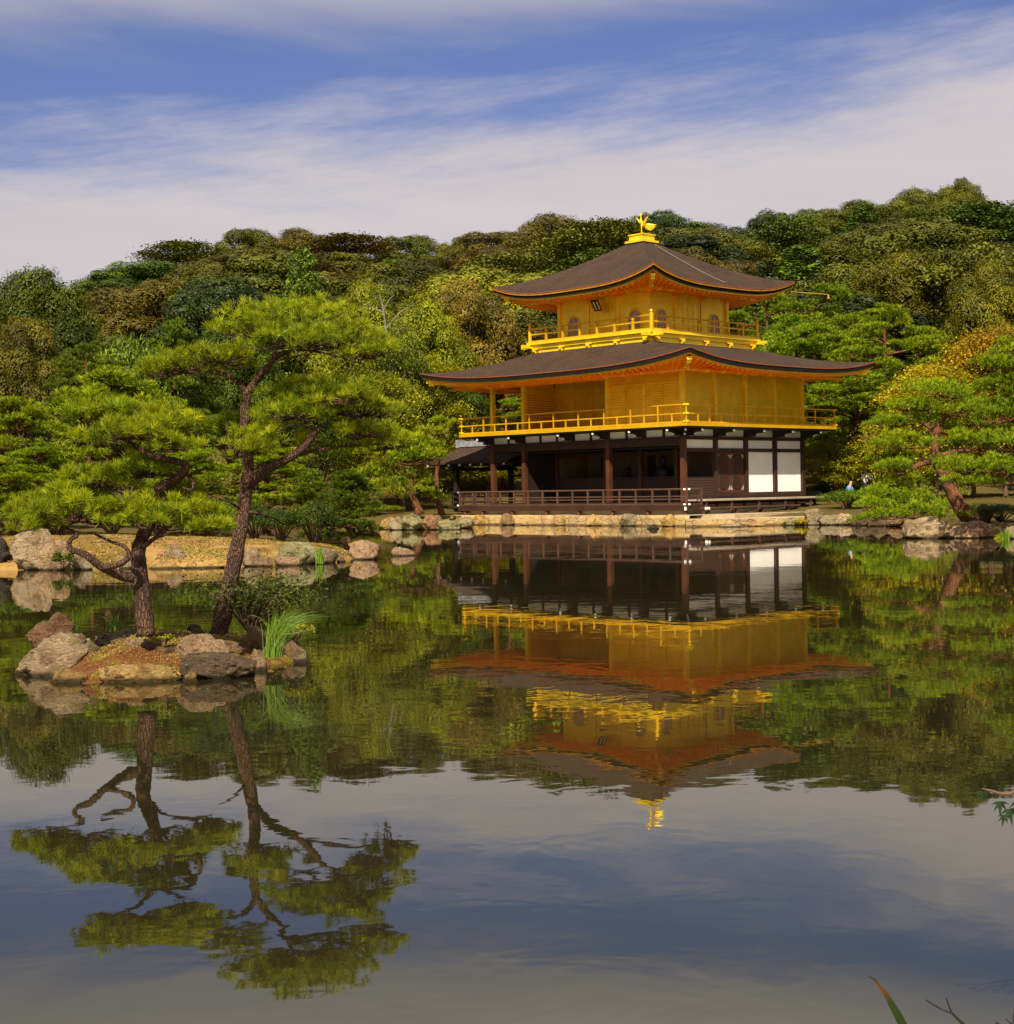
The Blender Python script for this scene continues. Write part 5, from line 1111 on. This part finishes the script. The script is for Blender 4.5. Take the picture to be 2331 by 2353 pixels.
# ------------------------------------------------------------------ grasses and small plants
def mat_plain_leaf(name, a, c_, trans=.3):
    g = G(name); at_ = g.n('ShaderNodeAttribute', attribute_name='tint'); col = g.mix(at_.outputs['Fac'], a, c_); d = g.n('ShaderNodeBsdfPrincipled'); g.l(col, d.inputs['Base Color']); d.inputs['Roughness'].default_value = .5
    t = g.n('ShaderNodeBsdfTranslucent'); g.l(col, t.inputs[0]); m = g.n('ShaderNodeMixShader'); m.inputs[0].default_value = trans; g.l(d.outputs[0], m.inputs[1]); g.l(t.outputs[0], m.inputs[2]); return g.out(m.outputs[0])
shx = rng.uniform(-13, -3.6, 30000); shy = rng.uniform(33.6, 40, 30000); shd = pond_dist(shx, shy); nn_ = np.array([noise.noise((a*.9, c*.9, 4)) for a, c in zip(shx, shy)]); ok_ = (shd > .15) & (nn_ > -.05+.25*(rng.random(30000)-.5)); shx, shy, nn_ = shx[ok_], shy[ok_], nn_[ok_]
lit = FM(); lit.leaves(np.stack([shx, shy, ground(shx, shy)+.03], 1), rng.normal(size=(len(shx), 3))*.6+np.array([0, -.4, .6]), .07*(.5+rng.random(len(shx))), .03, np.clip(.4+nn_+.25*rng.normal(size=len(shx)), 0, 1), rng)
link('fallen_leaves', lit.mesh('fallen_leaves', [mat_plain_leaf('fallen_leaf_bits', (.22, .085, .02), (.24, .20, .02), .2)]))['kind'] = 'stuff'
moss_o = link('moss', moss_me.mesh('moss_and_litter', [mat_plain_leaf('moss_and_litter_bits', (.20, .065, .02), (.30, .26, .02), .2)])); moss_o['kind'] = 'stuff'
GRASS = mat_plain_leaf('grass_blade', (.035, .10, .006), (.20, .30, .015))
def ribbon(fm, pts, widths, tint, rng):
    P = np.array(pts); n = len(P); t = np.gradient(P, axis=0); side = np.cross(t, np.array([rng.normal()*.5, 1, rng.normal()*.3])); side /= np.linalg.norm(side, axis=1)[:, None]
    w = np.array(widths)[:, None]*.5; v = np.concatenate([P-side*w, P+side*w]); q = np.array([(i, i+1, n+i+1, n+i) for i in range(n-1)]).ravel(); fm._add(v, q, 4, 0, np.full(2*n, tint))
def tuft(label, xD, yD, Y, hD, n, lean, seed, wid=.006, spread=.5, zoff=0, cat='grass'):
    rng = np.random.default_rng(seed); fm = FM(); p = atd(xD, yD, Y); H = hD*KD/F*Y
    for i in range(n):
        a = rng.random()*6.28; s = spread*rng.random()**.7; h = H*(.6+.5*rng.random()); d = np.array([math.cos(a)*s+lean*rng.random(), math.sin(a)*s*.8, 0]); b0 = np.array([rng.normal()*.035, rng.normal()*.035, -.02])
        pts = [b0+d*h*(t**1.8)+np.array([0, 0, h*(t-.42*(s+abs(lean)*.8)*t**3)]) for t in np.linspace(0, 1, 8)]
        ribbon(fm, pts, [wid*(1-.92*t**2) for t in np.linspace(0, 1, 8)], np.clip(.5+.3*rng.normal(), 0, 1), rng)
    o = link('grass_tuft', fm.mesh('grass_tuft', [GRASS]), None, p); return tag(o, label, cat)
tuft('tall bright green grass clump at the right end of the islet', 515, 1236, 14.0, 122, 260, .75, 2, .0055, .45)
tuft('small dark grass clump behind the left of the islet', 217, 1188, 15.3, 40, 60, .0, 4, .006, .8)
tuft('thin reeds behind the upright slab', 146, 1190, 15.2, 42, 9, .05, 6, .008, .15)
tuft('pale grass between the shore boulders', 605, 1062, 34.4, 38, 40, .1, 8, .02, .4)
tuft('grass at the water edge far right', 1900, 1020, 42.6, 30, 60, .0, 9, .02, .6)
def smallbush(label, xD, yD, Y, wD, hD, col, leaf, seed, n=12, per=120, zdown=True):
    rng = np.random.default_rng(seed); cr = FM(); tr = FM(); p = atd(xD, yD, Y); Rr = wD*KD/F*Y/2; H = hD*KD/F*Y
    for i in range(n):
        a = rng.random()*6.28; q = math.sqrt(rng.random()); c = np.array([Rr*.8*q*math.cos(a), Rr*.6*q*math.sin(a), H*(.35+.6*rng.random()*(1-.4*q))])
        pp_ = rng.normal(size=(per, 3))*np.array([Rr*.2, Rr*.2, H*.10])+c; cr.leaves(pp_, rng.normal(size=(per, 3))*.7+np.array([0, -.2, .7]), leaf, leaf*.55, np.clip(.5+.3*rng.normal(size=per), 0, 1), rng)
        tr.tube(cr_path([(0, 0, -.03), (c[0]*.45, c[1]*.45, c[2]*.5), tuple(c)], 4), list(np.linspace(.011, .003, 9)*max(1, Rr*2)), 5, 0)
    o = empty('shrub', p); a = link('crown', cr.mesh('shrub_crown', [LEAF]), o); a.color = (*(COL[col] if isinstance(col, str) else col), 1); link('stems', tr.mesh('shrub_stems', [BARK_FAR]), o); return tag(o, label, 'shrub')
smallbush('dark thin leaved shrub behind the leaning trunk on the islet', 472, 1190, 16.4, 270, 128, (.06, .075, .012), .045, 5, 34, 70)
smallbush('yellow green seedling on the moss of the islet', 310, 1212, 13.9, 40, 18, 'lime', .02, 6, 8, 40)
smallbush('yellowish drooping sprays at the right tip of the islet', 560, 1205, 14.9, 60, 30, 'lime', .03, 7, 10, 40)
smallbush('small green plant on the tall lichened slab', 118, 1068, 33.3, 40, 30, 'green', .06, 8, 10, 60)
smallbush('yellow weed by the mossy rock of the quay', 1510, 992, 60.3, 40, 14, 'yellow', .1, 9, 8, 40)
smallbush('little green weed at the foot of the embankment', 1100, 993, 67, 30, 8, 'lime', .08, 10, 6, 30)
smallbush('yellow green plant at the foot of the leaning pine', 1820, 978, 45.5, 60, 16, 'lime', .08, 11, 10, 50)
# ------------------------------------------------------------------ near bank, out of focus in the corner
rng = np.random.default_rng(77)
fm = FM(); pts = [np.array(atd(a, b_, 3.0)) for a, b_ in ((1631, 1846), (1640, 1843), (1652, 1849), (1672, 1876), (1696, 1918), (1720, 1968), (1742, 2020), (1758, 2110))]
p_end = pts[-1]; g0 = np.array([p_end[0]+.02, 3.0, .1]); pts = pts+[g0]; P = np.array(pts); w = np.array([.002, .003, .004, .010, .016, .019, .02, .02, .018]); n = len(P)
v = np.concatenate([P-np.array([.9, 0, .45])*w[:, None]*.5, P+np.array([.9, 0, .45])*w[:, None]*.5]); q = np.array([(i, i+1, n+i+1, n+i) for i in range(n-1)]).ravel()
fm._add(v, q, 4, 0, np.array([0, 0, .15, .55, 1, 1, 1, 1, 1.]*2))
def mat_blade():
    g = G('near_leaf_shaded'); a = g.n('ShaderNodeAttribute', attribute_name='tint'); col = g.mix(g.step(a.outputs['Fac'], .05, .35), (.02, .012, .008), (.07, .026, .003)); col = g.mix(g.step(a.outputs['Fac'], .4, .8), col, (.010, .022, .0012)); return g.pbr(col, .5)  # tones darkened to put shade into the blade's colour
o = link('long_leaf', fm.mesh('long_leaf', [mat_blade()])); tag(o, 'single long green blade with a withered brown tip in the bottom right corner', 'grass')
m = MB()
def tw(pts, r0, r1): m.tube(cr_path([tuple(atd(a, b_, 3.1)) for a, b_ in pts], 4), list(np.linspace(r0, r1, (len(pts)-1)*4+1)), 6)
tw([(1850, 2100), (1845, 1990), (1829, 1946), (1806, 1921), (1797, 1912), (1775, 1903), (1747, 1887)], .005, .0016); tw([(1797, 1912), (1791, 1898), (1786, 1883)], .002, .0014)
tw([(1930, 2110), (1912, 1990), (1900, 1960), (1889, 1936), (1880, 1930)], .005, .0018); tw([(1925, 2080), (1922, 1975), (1914, 1930), (1917, 1900)], .004, .0016); tw([(1912, 1935), (1898, 1922)], .002, .001)
tag(m.build('bare_twig', WOOD_BLACK), 'thin bare forked twigs rising in the bottom right corner', 'twig')
mb = empty('maple_branch', atd(2010, 1480, 4.2)); p0 = atd(2010, 1480, 4.2); m = MB()
m.tube(cr_path([tuple(Vector((0, 0, -p0.z+.02))), (.02, 0, -.3), (-.02, 0, 0), tuple(atd(1905, 1498, 4.2)-p0), tuple(atd(1870, 1492, 4.2)-p0), tuple(atd(1853, 1488, 4.2)-p0)], 4), list(np.linspace(.012, .0015, 21)), 6); m.build('stem', BARK_FAR, mb)
fm = FM()
for (a, b_, s, rot) in ((1856, 1494, 24, -2.0), (1888, 1512, 30, -1.6), (1905, 1526, 34, -1.4), (1896, 1538, 24, -1.8), (1920, 1510, 34, -1.2), (1935, 1530, 40, -1.5), (1950, 1500, 40, -1.0), (1965, 1540, 40, -1.7)):
    c = np.array(atd(a, b_, 4.2)-p0); L_ = s*KD/F*4.2
    for kf in (-1.25, -.65, 0, .65, 1.25):
        an = rot+kf; d = np.array([math.cos(an), .25*math.sin(kf*2), math.sin(an)]); l_ = L_*(1-.28*abs(kf)); sd_ = np.array([-d[2], 0, d[0]])
        fm._add(np.array([c, c+d*l_*.4+sd_*l_*.13, c+d*l_, c+d*l_*.4-sd_*l_*.13]), np.arange(4), 4, 0, np.full(4, .5))
link('leaves', fm.mesh('maple_leaf', [mat_plain_leaf('near_maple_leaf_shaded', (.008, .022, .006), (.012, .03, .008), .1)]), mb); tag(mb, 'dark green maple leaf spray entering at the right edge over the water', 'maple')  # leaf colours kept very dark, shade painted in
# ------------------------------------------------------------------ visitors on the path behind the trees
SKIN = plain('skin', (.50, .30, .20), (.56, .35, .24), 8, .6); HAIR = plain('dark_hair', (.012, .010, .009), (.03, .02, .016), 20, .5); SHIRT = plain('white_shirt', (.78, .77, .74), (.82, .81, .79), 6, .8); BLUE = plain('blue_cloth', (.03, .20, .42), (.07, .36, .62), 6, .8); TROUS = plain('dark_trousers', (.03, .03, .04), (.05, .05, .06), 6, .8)
def skinned(name, J, E, mat, parent, lv=2):
    bm = bmesh.new(); lay = bm.verts.layers.skin.verify(); vs = {}
    for i, (kk, (x, y, z, r)) in enumerate(J.items()):
        v = bm.verts.new((x, y, z)); v[lay].radius = (r, r); v[lay].use_root = (i == 0); vs[kk] = v
    for a, c in E: bm.edges.new((vs[a], vs[c]))
    me = bpy.data.meshes.new(name); bm.to_mesh(me); bm.free(); me.materials.append(mat); o = link(name, me, parent); s = o.modifiers.new('skin', 'SKIN'); s.use_smooth_shade = True; u = o.modifiers.new('sub', 'SUBSURF'); u.levels = lv; u.render_levels = lv; return o
def person(label, x, Y, rz, shirt, crouch=False, H=1.62, raise_arm=False):
    p = empty('person', (x, Y, gz(x, Y)), rz); s = H/1.7; dz = -.42 if crouch else 0; fy = .22 if crouch else 0
    J = dict(pelvis=(0, 0, .92+dz, .12), waist=(0, -.02-fy*.3, 1.08+dz, .11), chest=(0, -.03-fy*.8, 1.30+dz, .135), neck=(0, -.02-fy, 1.46+dz, .05), head=(0, -.05-fy, 1.58+dz, .09), crown=(0, -.04-fy, 1.68+dz, .07))
    E = [('pelvis', 'waist'), ('waist', 'chest'), ('chest', 'neck'), ('neck', 'head'), ('head', 'crown')]
    for sg, n_ in ((-1, 'l'), (1, 'r')):
        up_ = raise_arm and sg > 0
        J['sh'+n_] = (sg*.17, -.02-fy*.8, 1.38+dz, .055); J['el'+n_] = (sg*.23, -.05-fy, (1.22 if up_ else 1.13)+dz, .04); J['ha'+n_] = (sg*.17, -.25-fy, (1.42 if up_ else .98)+dz, .03); J['fi'+n_] = (sg*.14, -.33-fy, (1.47 if up_ else .95)+dz, .02)
        J['hip'+n_] = (sg*.09, 0, .86+dz, .085); J['kn'+n_] = (sg*(.16 if crouch else .10), -.32 if crouch else -.03, .50 if not crouch else .52, .06); J['an'+n_] = (sg*.10, .02, .09, .04); J['to'+n_] = (sg*.12, -.15, .035, .03)
        E += [('chest', 'sh'+n_), ('sh'+n_, 'el'+n_), ('el'+n_, 'ha'+n_), ('ha'+n_, 'fi'+n_), ('pelvis', 'hip'+n_), ('hip'+n_, 'kn'+n_), ('kn'+n_, 'an'+n_), ('an'+n_, 'to'+n_)]
    J = {kk: (x_*s, y_*s, z_*s, r*s) for kk, (x_, y_, z_, r) in J.items()}
    skinned('body', J, E, SKIN, p)
    sh = {kk: (*J[kk][:3], J[kk][3]*1.16+.008) for kk in ('pelvis', 'waist', 'chest', 'shl', 'shr', 'ell', 'elr')}; skinned('shirt', sh, [('pelvis', 'waist'), ('waist', 'chest'), ('chest', 'shl'), ('shl', 'ell'), ('chest', 'shr'), ('shr', 'elr')], shirt, p)
    t = {kk: (*J[kk][:3], J[kk][3]*1.12+.008) for kk in ('hipl', 'knl', 'anl', 'hipr', 'knr', 'anr')}; t = {'pelvis': (J['pelvis'][0], J['pelvis'][1], J['pelvis'][2]-.05, J['pelvis'][3]*1.1), **t}
    skinned('trousers', t, [('pelvis', 'hipl'), ('hipl', 'knl'), ('knl', 'anl'), ('pelvis', 'hipr'), ('hipr', 'knr'), ('knr', 'anr')], TROUS, p)
    h = {'head': (J['head'][0], J['head'][1]+.025*s, J['head'][2]+.03*s, .095*s), 'crown': (J['crown'][0], J['crown'][1]+.02*s, J['crown'][2]+.01*s, .08*s)}; skinned('hair', h, [('head', 'crown')], HAIR, p)
    return tag(p, label, 'person')
a = at(1990, 1100, 72); person('person in a white shirt with dark hair among the trees behind the quay', a.x, 72, 2.6, SHIRT, False, 1.5)
a = at(2003, 1096, 73); person('person in a white shirt raising one hand half hidden by leaves', a.x, 73, .4, SHIRT, False, 1.6, True)
a = at(1945, 1130, 69); person('person in blue clothing crouching beside the bushes', a.x, 69, .9, BLUE, True, 1.5)
